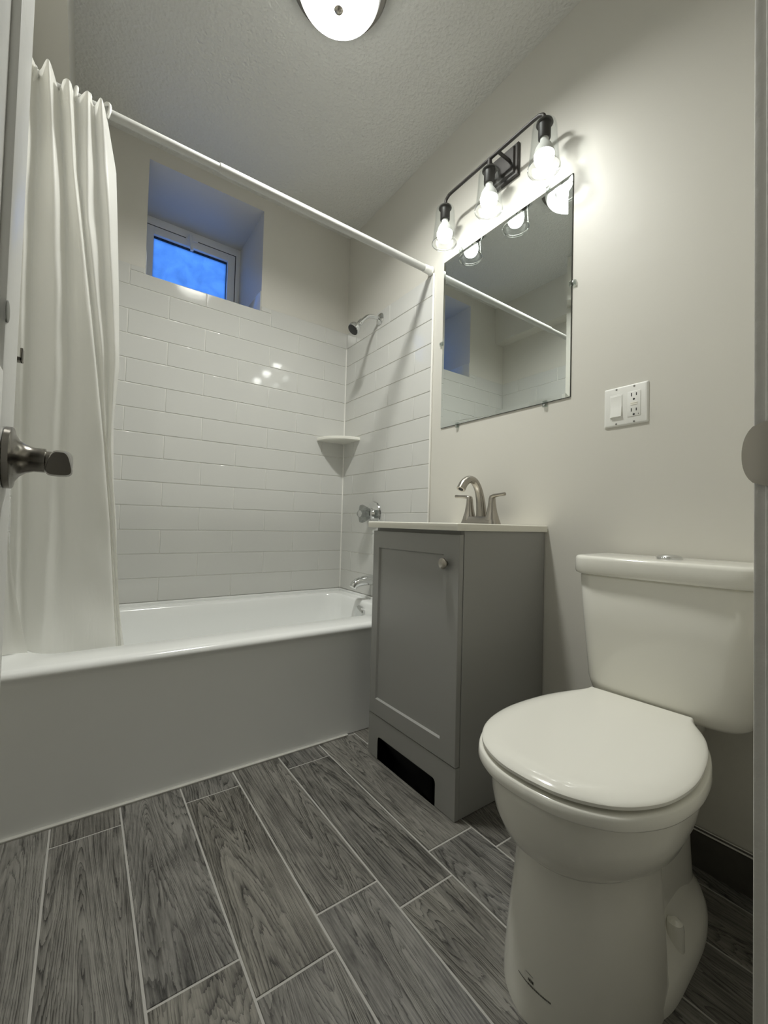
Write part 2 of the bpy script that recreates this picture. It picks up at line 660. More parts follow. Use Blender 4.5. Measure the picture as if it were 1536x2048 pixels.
ZB = Z0 - 13 * DZ
back = []
for (a, b, zb, zt, k) in tile_rects(XL, 0.0, XJ, XJ + TW / 2, TW):
    if k == -1 and b > WX1 and a < WX2:
        back.append((a, b, zb, WZ1))
        if a < WX1:
            back.append((a, WX1, WZ1, zt))
        if b > WX2:
            back.append((WX2, b, WZ1, zt))
    else:
        back.append((a, b, zb, zt))
pl = lambda u, z, d: Vector((u, -d, z))
bm = tile_mesh(back, pl)
grout_sheet(bm, [(XL, 0, ZB, WZ1), (XL, WX1, WZ1, ZTILE - 0.001), (WX2, 0, WZ1, ZTILE - 0.001)], pl)
link('tile_surround', bm, [M['tile'], M['grout']], wall_back, angle=60)
pr = lambda u, z, d: Vector((-d, u, z))
rr = [r[:4] for r in tile_rects(YE, -0.004, -0.310, -0.109, TW)]
bm = tile_mesh(rr, pr)
grout_sheet(bm, [(YE, 0, ZB, ZTILE - 0.001)], pr)
link('tile_surround', bm, [M['tile'], M['grout']], wall_right, angle=60)
plft = lambda u, z, d: Vector((XL + d, u, z))
rr = [r[:4] for r in tile_rects(YE, -0.004, -0.30, -0.15, TW)]
bm = tile_mesh(rr, plft)
grout_sheet(bm, [(YE, 0, ZB, ZTILE - 0.001)], plft)
link('tile_surround', bm, [M['tile'], M['grout']], wall_left, angle=60)
# glazed tiles returning into the window recess
for (xx, sg) in ((WX2, -1), (WX1, 1)):
    bm = bmesh.new()
    for (ya, yb) in ((0.001, 0.19), (0.19, 0.384)):
        add_box(bm, (min(xx, xx + sg * TD), ya + 0.0008, WZ1 + 0.0005), (max(xx, xx + sg * TD), yb - 0.0008, WZ1 + 0.104), 0, 0.0012)
    link('reveal_tile', bm, M['tile'], wall_back)
# caulked inside corners
bm = bmesh.new()
tube(bm, [(-0.004, -0.004, ZB), (-0.004, -0.004, Z0)], 0.0042, 8)
struct(link('trim_4', bm, M['caulk']), 'white caulk bead in the inside corner of the shower tile', 'trim')
# tile edging strip
o = box_obj('trim_1', (-0.0085, YE - 0.0075, 0.40), (0.0, YE + 0.0005, ZTILE + 0.004), M['caulk'], bev=0.0025)
struct(o, 'narrow white edging strip at the end of the shower tile', 'trim')

# baseboard of cut plank tile along the right wall
bm = bmesh.new()
lay = bm.loops.layers.float_color.new('plank')
vs0 = len(bm.verts)
add_box(bm, (-0.010, YD + 0.002, 0.0), (0.0, -1.292, 0.080), 0)
add_box(bm, (-0.011, YD + 0.002, 0.080), (0.0, -1.292, 0.090), 1, 0.003)
for f in bm.faces:
    for lp in f.loops:
        lp[lay] = (0.02, 0.4, 0.8, 1)
M['base_tile'] = mat('dark_baseboard_tile', (0.085, 0.078, 0.07), 0.4, var=(30, 0.3))
baseboard = struct(link('baseboard_right', bm, [M['base_tile'], M['caulk']]), 'dark plank-tile baseboard behind the toilet with pale caulk on top', 'baseboard')

# grout line along the tub
o = box_obj('trim_2', (XL, -0.7535, -0.001), (-0.378, -0.742, 0.0045), M['tub_caulk'], bev=0.0015)
struct(o, 'white caulk line between tub and floor', 'trim')

# ------------------------------------------------------------------ window
win = thing('window_1', 'small white vinyl hopper window with blue dusk outside', 'window', ((WX1 + WX2) / 2, 0.42, WZ1))
win['kind'] = 'structure'
YW = 0.385
bm = bmesh.new()


def frame(bm, x0, x1, z0, z1, w, y0, y1, bev=0.002):
    wl, wr, wb, wt = w
    add_box(bm, (x0, y0, z0), (x0 + wl, y1, z1), 0, bev)
    add_box(bm, (x1 - wr, y0, z0), (x1, y1, z1), 0, bev)
    add_box(bm, (x0 + wl, y0, z0), (x1 - wr, y1, z0 + wb), 0, bev)
    add_box(bm, (x0 + wl, y0, z1 - wt), (x1 - wr, y1, z1), 0, bev)


frame(bm, WX1, WX2, WZ1, WZ2, (0.026, 0.026, 0.03, 0.042), YW + 0.008, YW + 0.075)
link('window_frame', bm, M['vinyl'], win)
bm = bmesh.new()
SX0, SX1, SZ0, SZ1 = WX1 + 0.030, WX2 - 0.030, WZ1 + 0.034, WZ2 - 0.046
frame(bm, SX0, SX1, SZ0, SZ1, (0.036, 0.040, 0.04, 0.040), YW + 0.006, YW + 0.05)
sash = link('window_sash', bm, M['vinyl'], win)
bm = bmesh.new()
frame(bm, WX1 + 0.024, WX2 - 0.024, WZ1 + 0.028, WZ2 - 0.040, (0.012, 0.012, 0.012, 0.012), YW + 0.0085, YW + 0.04, 0)
link('gap_shade_strip', bm, M['dark_gap'], win)  # dark strip that puts the shade of the sash gap into colour
bm = bmesh.new()
frame(bm, SX0 + 0.034, SX1 - 0.037, SZ0 + 0.036, SZ1 - 0.038, (0.004, 0.004, 0.004, 0.007), YW + 0.026, YW + 0.05, 0)
link('glazing_bead', bm, M['dark_gap'], win)
box_obj('pane', (SX0 + 0.02, YW + 0.040, SZ0 + 0.02), (SX1 - 0.02, YW + 0.044, SZ1 - 0.02), M['pane'], win)
bm = bmesh.new()
lx = -0.765
add_box(bm, (lx - 0.030, YW - 0.004, SZ1 - 0.008), (lx + 0.030, YW + 0.010, SZ1 + 0.008), 0, 0.003)
lathe(bm, [(0.010, 0.012), (0.010, -0.012), (0.007, -0.018)], (lx - 0.012, YW - 0.002, SZ1 + 0.002), 'Y', 16)
tube(bm, [(lx - 0.012, YW - 0.016, SZ1 + 0.012), (lx - 0.010, YW - 0.022, SZ1 - 0.02), (lx - 0.004, YW - 0.030, SZ1 - 0.078)], [0.009, 0.0075, 0.0085], 10)
link('latch', bm, M['vinyl'], win)
# window well outside the pane
o = box_obj('wall_well', (-1.5, 1.10, 1.3), (0.0, 1.14, 1.95), mat('well_concrete', (0.4, 0.42, 0.45), 0.9))
struct(o, 'low concrete wall of the window well outside', 'wall')

# ------------------------------------------------------------------ door, jamb
# door opened about ninety degrees against the left wall
door = thing('door_1', 'white panel door standing open at the left edge', 'door', (-1.28, -1.98, 0.0))
door['kind'] = 'structure'
DX, DY0, DY1, DT = -1.262, -1.982, -1.410, 0.034
bm = bmesh.new()
add_box(bm, (DX - DT, DY0, 0.012), (DX - 0.009, DY1, 2.030))
ST = 0.092
for (a, b, c, d) in ((DY1 - ST, DY1, 0.012, 2.030), (DY0, DY0 + ST, 0.012, 2.030), (DY0 + ST, DY1 - ST, 0.012, 0.24),
                     (DY0 + ST, DY1 - ST, 0.78, 0.92), (DY0 + ST, DY1 - ST, 1.91, 2.03)):
    add_box(bm, (DX - 0.010, a, c), (DX, b, d), 0, 0.003)
for (c, d) in ((0.24, 0.78), (0.92, 1.91)):       # raised panels
    lo = [(DX - 0.0085, DY0 + ST, c), (DX - 0.0085, DY1 - ST, c), (DX - 0.0085, DY1 - ST, d), (DX - 0.0085, DY0 + ST, d)]
    i1, i2 = 0.012, 0.085
    l1 = [(DX - 0.0085, DY0 + ST + i1, c + i1), (DX - 0.0085, DY1 - ST - i1, c + i1), (DX - 0.0085, DY1 - ST - i1, d - i1), (DX - 0.0085, DY0 + ST + i1, d - i1)]
    l2 = [(DX - 0.002, DY0 + ST + i2, c + i2), (DX - 0.002, DY1 - ST - i2, c + i2), (DX - 0.002, DY1 - ST - i2, d - i2), (DX - 0.002, DY0 + ST + i2, d - i2)]
    loft(bm, [lo, l1, l2], False, True)
link('door_leaf', bm, M['trimwhite'], door)
HY, HZ = -1.470, 0.833
bm = bmesh.new()
lathe(bm, [(0.0325, 0.0), (0.0335, 0.001), (0.0335, 0.0062), (0.0325, 0.0072), (0.0265, 0.0085), (0.0200, 0.0125),
           (0.0155, 0.0185), (0.0135, 0.025), (0.0135, 0.0345), (0.0128, 0.0352), (0.0108, 0.0354), (0.0108, 0.052)], (DX, HY, HZ), 'X', 48)
hd = link('door_handle', bm, M['dark_nickel'], door)
bm = bmesh.new()
X0 = DX + 0.050
lp = []
for (y, hw, top, z0, z1) in ((HY + 0.011, 0.0090, 1.0, -0.010, 0.0105), (HY, 0.0100, 1.0, -0.0115, 0.0115), (HY - 0.015, 0.0095, 1.0, -0.0120, 0.0110), (HY - 0.032, 0.0095, 0.9, -0.0150, 0.0095),
                        (HY - 0.050, 0.0115, 0.72, -0.0195, 0.0070), (HY - 0.064, 0.0128, 0.60, -0.0215, 0.0050), (HY - 0.070, 0.0118, 0.55, -0.0205, 0.0030)):
    sec = []
    for k in range(24):
        a = 2 * PI * k / 24
        ca, sa = math.cos(a), math.sin(a)
        ex = 0.55
        sx = math.copysign(abs(ca) ** ex, ca)
        sz = math.copysign(abs(sa) ** ex, sa)
        w_ = hw * (1 + (top - 1) * (sz + 1) / 2)
        sec.append((X0 + w_ * sx, y, HZ + (z0 + z1) / 2 + (z1 - z0) / 2 * sz))
    lp.append(sec)
loft(bm, lp)
link('lever', bm, M['dark_nickel'], hd)
bm = bmesh.new()
lathe(bm, [(0.011, 0), (0.011, 0.0008), (0.010, 0.0012)], (DX, -1.501, 0.981), 'X', 20)
link('door_disc', bm, M['greyplate'], door)  # small grey disc on the door face

# latch side jamb on the right of the doorway
jamb = thing('trim_3', 'worn white door jamb and casing along the right edge', 'trim', (-0.70, YD - 0.05, 0.0))
jamb['kind'] = 'structure'
bm = bmesh.new()
add_box(bm, (-0.705, YD - 0.118, 0.0), (JX + 0.003, YD + 0.0015, 2.075), 0, 0.0012)
link('jamb_board', bm, M['jamb'], jamb)
bm = bmesh.new()
add_box(bm, (-0.7015, YD, 0.0), (-0.640, YD + 0.0105, 2.13), 0, 0.002)
link('casing', bm, M['jamb'], jamb)
bm = bmesh.new()
add_box(bm, (-0.715, YD - 0.118, 0.0), (-0.704, YD - 0.040, 2.06), 0, 0.0015)
link('door_stop', bm, M['jamb'], jamb)
# strike plate with its rounded lip wrapping past the casing
bm = bmesh.new()
loops = []
SZ = 0.842
for (x, y, hh) in ((-0.7062, YD - 0.032, 0.0285), (-0.7070, YD - 0.010, 0.0285), (-0.7072, YD + 0.000, 0.0283), (-0.7068, YD + 0.006, 0.026), (-0.7055, YD + 0.0105, 0.022), (-0.7030, YD + 0.0140, 0.0165), (-0.700, YD + 0.0155, 0.011)):
    pass
nz_ = 17
grid = []
for i in range(nz_):
    t = -1 + 2 * i / (nz_ - 1)
    z = SZ + 0.0285 * t
    reach = 0.0165 * math.sqrt(max(0.0, 1 - abs(t) ** 2.2)) + 0.0015
    row = []
    for s in range(9):
        f = s / 8
        y = (YD - 0.034) + (0.034 + reach) * f
        bend = max(0.0, (y - (YD + 0.001)))
        row.append((-0.7075 + 9.0 * bend * bend, y, z))
    grid.append(row)
fr = [[bm.verts.new(p) for p in r] for r in grid]
bk = [[bm.verts.new((p[0] + 0.0014, p[1], p[2])) for p in r] for r in grid]
for i in range(nz_ - 1):
    for s in range(8):
        bm.faces.new((fr[i][s], fr[i + 1][s], fr[i + 1][s + 1], fr[i][s + 1]))
        bm.faces.new((bk[i][s + 1], bk[i + 1][s + 1], bk[i + 1][s], bk[i][s]))
    for s in (0, 8):
        bm.faces.new((fr[i][s], bk[i][s], bk[i + 1][s], fr[i + 1][s]))
for s in range(8):
    for i in (0, nz_ - 1):
        bm.faces.new((fr[i][s], fr[i][s + 1], bk[i][s + 1], bk[i][s]))
link('strike_plate', bm, M['nickel'], jamb)

# ------------------------------------------------------------------ bathtub
tub = thing('bathtub', 'white alcove bathtub under the tiled window wall', 'bathtub', (-0.70, -0.37, 0.0))
ZR = 0.396
bm = bmesh.new()
NX = 10


def tub_loop(x0, x1, y0, y1, r, z):
    return [(x, y, z) for x, y in rrect(x0, x1, y0, y1, r, NX)]


g = 0.0045
xo0, xo1, yo0, yo1 = XL + g, -g, -0.747, -g
loops = [
    tub_loop(xo0, xo1, yo0 + 0.004, yo1, 0.002, 0.002),
    tub_loop(xo0, xo1, yo0 + 0.003, yo1, 0.002, 0.360),
    tub_loop(xo0, xo1, yo0 + 0.001, yo1, 0.003, 0.370),
    tub_loop(xo0, xo1, yo0 - 0.003, yo1, 0.004, 0.3745),
    tub_loop(xo0, xo1, yo0 - 0.0045, yo1, 0.005, 0.380),
    tub_loop(xo0, xo1, yo0 - 0.002, yo1, 0.008, 0.388),
    tub_loop(xo0 + 0.004, xo1 - 0.004, yo0 + 0.006, yo1 - 0.004, 0.012, ZR - 0.001),
    tub_loop(xo0 + 0.012, xo1 - 0.012, yo0 + 0.022, yo1 - 0.012, 0.020, ZR),
    tub_loop(xo0 + 0.055, xo1 - 0.058, -0.628, -0.056, 0.10, ZR),
    tub_loop(xo0 + 0.063, xo1 - 0.064, -0.619, -0.063, 0.095, ZR - 0.003),
    tub_loop(xo0 + 0.070, xo1 - 0.070, -0.612, -0.069, 0.09, ZR - 0.012),
    tub_loop(xo0 + 0.085, xo1 - 0.074, -0.606, -0.074, 0.09, ZR - 0.05),
    tub_loop(xo0 + 0.16, xo1 - 0.095, -0.585, -0.095, 0.10, 0.15),
    tub_loop(xo0 + 0.21, xo1 - 0.125, -0.555, -0.125, 0.10, 0.09),
    tub_loop(xo0 + 0.27, xo1 - 0.18, -0.50, -0.18, 0.09, 0.07),
]
loft(bm, loops, True, True)
link('tub_body', bm, M['tub'], tub, angle=50)
# raised tiling lip at the wall
bm = bmesh.new()
add_box(bm, (XL + 0.0045, -0.016, ZR - 0.003), (-0.0045, -0.0045, ZB + 0.001), 0, 0.003)
add_box(bm, (-0.016, -0.74, ZR - 0.003), (-0.0045, -0.0045, ZB + 0.001), 0, 0.003)
add_box(bm, (XL + 0.0045, -0.74, ZR - 0.003), (XL + 0.016, -0.0045, ZB + 0.001), 0, 0.003)
link('wall_lip', bm, M['tub'], tub)
bm = bmesh.new()
ax = Vector((-1, 0, 0.10)).normalized()
lathe(bm, [(0.036, -0.006), (0.0365, 0.004), (0.034, 0.0085), (0.022, 0.0125), (0.008, 0.0135)], (-0.0845, -0.342, 0.336), ax, 40)
link('overflow_plate', bm, M['chrome'], tub)
bm = bmesh.new()
lathe(bm, [(0.035, 0.068), (0.035, 0.073), (0.02, 0.0745)], (-0.27, -0.34, 0), 'Z', 32)
link('drain', bm, M['chrome'], tub)

# tub spout
sp = thing('tub_spout', 'chrome tub spout low on the tiled end wall', 'faucet', (-0.004, -0.342, 0.49))
bm = bmesh.new()
path = catmull([(-0.004, -0.342, 0.492), (-0.05, -0.342, 0.492), (-0.09, -0.342, 0.487), (-0.115, -0.342, 0.477), (-0.126, -0.342, 0.462)], 5)
n = len(path)
tube(bm, path, [(0.026 - 0.009 * (i / (n - 1)), 0.025 - 0.006 * (i / (n - 1))) for i in range(n)], 24, up=(0, 0, 1))
link('spout_body', bm, M['chrome'], sp, angle=60)

# shower valve
va = thing('shower_valve', 'chrome shower valve with faceted knob above the sink counter edge', 'faucet', (-0.004, -0.325, 0.818))
bm = bmesh.new()
lathe(bm, [(0.063, 0.0), (0.0635, 0.003), (0.061, 0.007), (0.050, 0.011), (0.034, 0.014), (0.030, 0.016), (0.024, 0.030), (0.0235, 0.037)], (-0.0042, -0.325, 0.818), (-1, 0, 0), 48)
link('escutcheon', bm, M['chrome'], va)
bm = bmesh.new()
lob = []
for (dx, r, a) in ((-0.040, 0.021, 0.0), (-0.046, 0.034, 0.15), (-0.066, 0.041, 0.17), (-0.078, 0.038, 0.17), (-0.084, 0.026, 0.1), (-0.086, 0.012, 0.0)):
    lob.append([(dx, -0.325 + r * (1 + a * math.cos(5 * t)) * math.cos(t), 0.818 + r * (1 + a * math.cos(5 * t)) * math.sin(t)) for t in [2 * PI * k / 50 + 0.3 for k in range(50)]])
loft(bm, lob)
kn = link('knob', bm, make_thin_glass('clear_faceted_knob', (0.62, 0.64, 0.63), 1.4), va)
bm = bmesh.new()
lathe(bm, [(0.0175, -0.040), (0.0175, -0.080), (0.016, -0.0875), (0.004, -0.089)], (0, -0.325, 0.818), 'X', 32)
link('cap', bm, M['chrome'], kn)

# shower head
sh = thing('shower_fitting', 'chrome shower head on a bent arm high on the tiled wall', 'shower head', (-0.004, -0.336, 1.808))
bm = bmesh.new()
lathe(bm, [(0.030, 0.0), (0.030, 0.002), (0.026, 0.006), (0.014, 0.011), (0.0115, 0.016)], (-0.0042, -0.336, 1.806), (-1, 0, 0), 36)
link('flange', bm, M['chrome'], sh)
bm = bmesh.new()
arm = catmull([(-0.006, -0.336, 1.806), (-0.045, -0.336, 1.806), (-0.075, -0.336, 1.798), (-0.098, -0.336, 1.778), (-0.120, -0.336, 1.754)], 6)
tube(bm, arm, 0.0098, 20)
link('shower_arm', bm, M['chrome'], sh, angle=60)
bm = bmesh.new()
ax = Vector((-0.66, 0.0, -0.75)).normalized()
prof = [(0.0105, -0.020), (0.0135, -0.019), (0.0135, -0.003), (0.0120, -0.001), (0.0125, 0.010), (0.017, 0.018), (0.025, 0.027), (0.0295, 0.037), (0.0305, 0.047), (0.0295, 0.054), (0.0275, 0.056)]
lathe(bm, prof, (-0.126, -0.336, 1.747), ax, 36)
link('spray_head', bm, M['chrome'], sh)
bm = bmesh.new()
lathe(bm, [(0.0272, 0.050), (0.0272, 0.0562), (0.024, 0.0575), (0.006, 0.058)], (-0.126, -0.336, 1.747), ax, 32)
link('spray_face', bm, mat('rubber_black', (0.025, 0.025, 0.025), 0.5), sh)

# corner shelf
bm = bmesh.new()
ol = [(-0.0045, -0.0045)]
R1 = 0.172
arc = []
for k in range(25):
    a = PI + PI / 2 * k / 24
    arc.append((-0.0045 + R1 * math.cos(a) * 0.985, -0.0045 + R1 * math.sin(a) * 0.985))
pts = [(-0.0045, -0.0045)] + arc
lps = []
for (ins, z) in ((0.004, 1.2120), (0.0, 1.2145), (0.0, 1.2255), (0.003, 1.2290)):
    lps.append([(x + (ins if i else 0) * 0.7, y + (ins if i else 0) * 0.7, z) for i, (x, y) in enumerate(pts)])
loft(bm, lps)
tag(link('corner_shelf', bm, M['ceramic']), 'white quarter-round corner shelf on the shower tile', 'shelf')

# ------------------------------------------------------------------ shower rod, rings and curtain
RY, RZ = -0.7176, 1.8686
rod = thing('shower_rod', 'white telescoping shower curtain rod across the tub', 'curtain rod', (-0.70, RY, RZ))
bm = bmesh.new()
lathe(bm, [(0.0118, XL + 0.004), (0.0118, -0.86)], (0, RY, RZ), 'X', 32)
link('inner_tube', bm, M['rod'], rod)
bm = bmesh.new()
lathe(bm, [(0.0122, -0.886), (0.0142, -0.885), (0.0146, -0.883), (0.0146, -0.004)], (0, RY, RZ), 'X', 32)
link('outer_tube', bm, M['rod'], rod)
for (xa, s) in ((-0.0045, -1), (XL + 0.0045, 1)):
    bm = bmesh.new()
    lathe(bm, [(0.0195, xa), (0.0195, xa + s * 0.004), (0.0172, xa + s * 0.006), (0.0160, xa + s * 0.040), (0.0148, xa + s * 0.042)], (0, RY, RZ), 'X', 32)
    link('end_cap', bm, M['plastic'], rod)

# curtain: a gathered sheet, its folds fanning out from the rod
CT, CB = 1.885, 0.335


def smooth(a, b, t):
    t = max(0.0, min(1.0, (t - a) / (b - a)))
    return t * t * (3 - 2 * t)


def lerp_table(tab, v):
    if v <= tab[0][0]:
        return tab[0][1]
    for (a, x), (b, y) in zip(tab, tab[1:]):
        if v <= b:
            t = (v - a) / (b - a)
            return x + (y - x) * t
    return tab[-1][1]


def curtain_y(v):
    return -0.742 + 0.02 * smooth(0, 0.1, v) + 0.165 * smooth(0.15, 0.97, v)


# fold lines: (height fraction, x) table, depth at the top, depth at the hem, height of the top edge there
FOLDS = [
    ([(0, -1.354), (1, -1.345)], 0.004, 0.0, 1.888),
    ([(0, -1.338), (1, -1.330)], -0.012, -0.012, 1.890),
    ([(0, -1.322), (1, -1.308)], 0.016, 0.010, 1.884),
    ([(0, -1.302), (0.16, -1.284), (0.33, -1.270), (0.49, -1.264), (1, -1.272)], -0.024, -0.014, 1.890),
    ([(0, -1.283), (0.19, -1.259), (0.43, -1.239), (0.65, -1.235), (0.95, -1.241), (1, -1.242)], 0.016, 0.008, 1.866),
    ([(0, -1.272), (0.2, -1.242), (0.45, -1.212), (0.7, -1.19), (1, -1.17)], -0.014, -0.008, 1.870),
    ([(0, -1.259), (0.13, -1.243), (0.31, -1.208), (0.44, -1.182), (0.58, -1.156), (0.73, -1.132), (1, -1.098)], -0.022, -0.016, 1.868),
    ([(0, -1.245), (0.13, -1.233), (0.31, -1.199), (0.44, -1.174), (0.58, -1.150), (0.73, -1.127), (1, -1.093)], 0.008, 0.004, 1.858),
    ([(0, -1.222), (0.2, -1.210), (0.42, -1.165), (0.58, -1.146), (0.73, -1.123), (1, -1.088)], -0.016, -0.006, 1.868),
    ([(0, -1.208), (0.2, -1.180), (0.42, -1.150), (0.58, -1.141), (0.73, -1.118), (1, -1.083)], 0.010, 0.006, 1.858),
    ([(0, -1.193), (0.2, -1.163), (0.42, -1.136), (0.58, -1.135), (0.73, -1.113), (1, -1.078)], -0.016, -0.008, 1.866),
    ([(0, -1.178), (0.08, -1.152), (0.295, -1.133), (0.43, -1.123), (0.53, -1.130), (0.65, -1.121), (0.73, -1.108), (0.86, -1.098), (1, -1.068)], 0.012, 0.004, 1.842),
]
cur = bmesh.new()
NZ, SUB = 72, 14
tops = [p.x for p in catmull([(f[3], 0, 0) for f in FOLDS], SUB)]
rows = []
for j in range(NZ + 1):
    v = j / NZ
    nodes = [(lerp_table(tab, v), curtain_y(v) + d0 + (d1 - d0) * v ** 0.7, 0) for tab, d0, d1, zt in FOLDS]
    line = catmull(nodes, SUB)
    row = []
    for i, p in enumerate(line):
        zt = tops[i]
        z = zt + (CB - zt) * v
        q = 0.0012 * math.sin(31 * z + 40 * p.x) + 0.0016 * math.sin(13 * z - 55 * p.x + 2)
        row.append(cur.verts.new((max(p.x, XL + 0.006), p.y + q, z)))
    rows.append(row)
for j in range(NZ):
    for i in range(len(rows[0]) - 1):
        cur.faces.new((rows[j][i], rows[j + 1][i], rows[j + 1][i + 1], rows[j][i + 1]))
curtain = tag(link('shower_curtain', cur, M['curtain'], angle=180), 'translucent white shower curtain gathered at the left end of the rod', 'curtain')
# loose lower corner folded forward over the tub rim
cur = bmesh.new()
rows = []
for j in range(25):
    v = 0.50 + 0.46 * j / 24
    xe = lerp_table([(0.5, -1.361), (0.695, -1.357), (0.82, -1.339), (0.89, -1.321), (0.962, -1.299)], v)
    z = 1.885 + (CB - 1.885) * v
    row = []
    for i in range(9):
        s_ = i / 8
        row.append(cur.verts.new((-1.364 + (xe + 0.0005 + 1.364) * s_, curtain_y(v) - 0.030 - 0.006 * math.sin(s_ * 5 + v * 9) * s_, max(z, 0.3985))))
    rows.append(row)
for j in range(24):
    for i in range(8):
        cur.faces.new((rows[j][i], rows[j + 1][i], rows[j + 1][i + 1], rows[j][i + 1]))
link('curtain_flap', cur, M['curtain'], curtain, angle=180)

ring_x = (-1.337, -1.302, -1.268, -1.252, -1.228, -1.186)
ring_lab = ('white plastic curtain ring nearest the door, mostly behind the curtain top',
            'white plastic curtain ring second from the wall on the shower rod',
            'white plastic curtain ring left of the close pair on the rod',
            'white plastic curtain ring right of the close pair on the rod',
            'white plastic curtain ring second from the free curtain edge',
            'white plastic curtain ring at the free right edge of the curtain')
ring_me = None
for i, x in enumerate(ring_x):
    if ring_me is None:
        bm = bmesh.new()
        pts = []
        for k in range(25):
            a = math.radians(250 + 330 * k / 24)
            pts.append((0.004 * math.sin(a), 0.0250 * math.cos(a), 0.031 * math.sin(a) - 0.008))
        tube(bm, pts, 0.0040, 10)
        ro = link('curtain_ring', bm, M['plastic'])
        ring_me = ro.data
    else:
        ro = ro.copy()
        COL.objects.link(ro)
    ro.location = (x, RY, RZ)
    ro.rotation_euler = (0, 0, (0.35, 0.1, 0.3, 0.25, 0.45, 0.55)[i])
    tag(ro, ring_lab[i], 'curtain ring', 'curtain rings on the shower rod')

# ------------------------------------------------------------------ vanity
van = thing('vanity_cabinet', 'narrow grey shaker vanity cabinet with one door', 'cabinet', (-0.19, -1.084, 0.0))
VX, VY0, VY1 = -0.361, -1.2886, -0.8797
bm = bmesh.new()
add_box(bm, (VX, VY0, 0.0015), (-0.003, VY0 + 0.015, 0.758), 0, 0.0006, 1)
add_box(bm, (VX, VY1 - 0.015, 0.0015), (-0.003, VY1, 0.758), 0, 0.0006, 1)
add_box(bm, (VX, VY0 + 0.015, 0.120), (-0.003, VY1 - 0.015, 0.134))
add_box(bm, (-0.012, VY0 + 0.015, 0.134), (-0.003, VY1 - 0.015, 0.758))
add_box(bm, (VX, VY0 + 0.015, 0.715), (VX + 0.018, VY1 - 0.015, 0.758))
add_box(bm, (VX + 0.055, VY0 + 0.015, 0.0015), (VX + 0.070, VY1 - 0.015, 0.120))
link('cabinet_body', bm, M['cabinet'], van)
# door: frame plus recessed panel, chamfered inner edge
bm = bmesh.new()
F = -0.3775
dz0, dz1 = 0.1385, 0.7475
iy0, iy1, iz0, iz1 = -1.2270, -0.9150, 0.190, 0.692


def ring_yz(x, y0, y1, z0, z1):
    return [(x, y0, z0), (x, y1, z0), (x, y1, z1), (x, y0, z1)]


loft(bm, [ring_yz(F + 0.0155, VY0 + 0.002, VY1 - 0.002, dz0, dz1), ring_yz(F + 0.0012, VY0 + 0.002, VY1 - 0.002, dz0, dz1),
          ring_yz(F, VY0 + 0.0032, VY1 - 0.0032, dz0 + 0.0012, dz1 - 0.0012), ring_yz(F, iy0, iy1, iz0, iz1),
          ring_yz(F + 0.0065, iy0 + 0.0035, iy1 - 0.0035, iz0 + 0.0035, iz1 - 0.0035)], True, True)
vd = link('door', bm, M['cabinet'], van, angle=20)
bm = bmesh.new()
lathe(bm, [(0.0065, 0.0), (0.0058, 0.007), (0.0075, 0.009), (0.0140, 0.0115), (0.0155, 0.0145), (0.0150, 0.0175), (0.011, 0.0200), (0.003, 0.0205)], (F, -1.2395, 0.668), (-1, 0, 0), 32)
link('knob', bm, M['nickel'], vd)
# valance with a rounded toe cut-out
bm = bmesh.new()
vx0, vx1 = F + 0.001, VX - 0.0005
prof = [(VY0 + 0.0005, 0.0015), (VY0 + 0.0005, 0.1365), (VY1 - 0.0005, 0.1365), (VY1 - 0.0005, 0.0015), (-0.934, 0.0015)]
for k in range(7):
    a = PI / 2 * k / 6
    prof.append((-0.934 - 0.012 * (1 - math.cos(a)), 0.062 + 0.012 * math.sin(a)))
for k in range(7):
    a = PI / 2 * k / 6
    prof.append((-1.212 + 0.012 * (1 - math.sin(a)), 0.062 + 0.012 * math.cos(a)))
prof.append((-1.212, 0.0015))
loft(bm, [[(vx0, y, z) for y, z in prof], [(vx1, y, z) for y, z in prof]])
bmesh.ops.triangulate(bm, faces=[f for f in bm.faces if len(f.verts) > 4])
link('toe_valance', bm, M['cabinet'], van, angle=30)

ctop = thing('countertop', 'thin white sink countertop on the grey vanity cabinet', 'countertop', (-0.19, -1.084, 0.759))
bm = bmesh.new()
cx0, cx1, cy0, cy1 = -0.397, -0.003, VY0 - 0.0095, VY1 + 0.004
# slab with an oval basin
no = 48


def clipray(c, a, x0, x1, y0, y1):
    dx, dy = math.cos(a), math.sin(a)
    t = min(((x1 - c[0]) / dx if dx > 0 else (x0 - c[0]) / dx) if abs(dx) > 1e-9 else 9e9,
            ((y1 - c[1]) / dy if dy > 0 else (y0 - c[1]) / dy) if abs(dy) > 1e-9 else 9e9)
    return (c[0] + dx * t, c[1] + dy * t)


bc = (-0.215, -1.084)
angs = sorted(set([2 * PI * k / no for k in range(no)] + [math.atan2(y - bc[1], x - bc[0]) % (2 * PI) for x in (cx0, cx1) for y in (cy0, cy1)]))
rect = lambda z, ins=0: [(*clipray(bc, a, cx0 + ins, cx1 - ins, cy0 + ins, cy1 - ins), z) for a in angs]
oval = lambda s, z: [(bc[0] + 0.115 * s * math.cos(a), bc[1] + 0.155 * s * math.sin(a), z) for a in angs]
loft(bm, [oval(0.5, 0.700), oval(0.9, 0.735), oval(1.03, 0.7585), rect(0.7585, 0.001), rect(0.760), rect(0.7765), rect(0.7787, 0.002), oval(1.0, 0.7787), oval(0.97, 0.772), oval(0.85, 0.735), oval(0.5, 0.712), oval(0.1, 0.708)], True, True)
link('counter_slab', bm, M['counter'], ctop, angle=40)

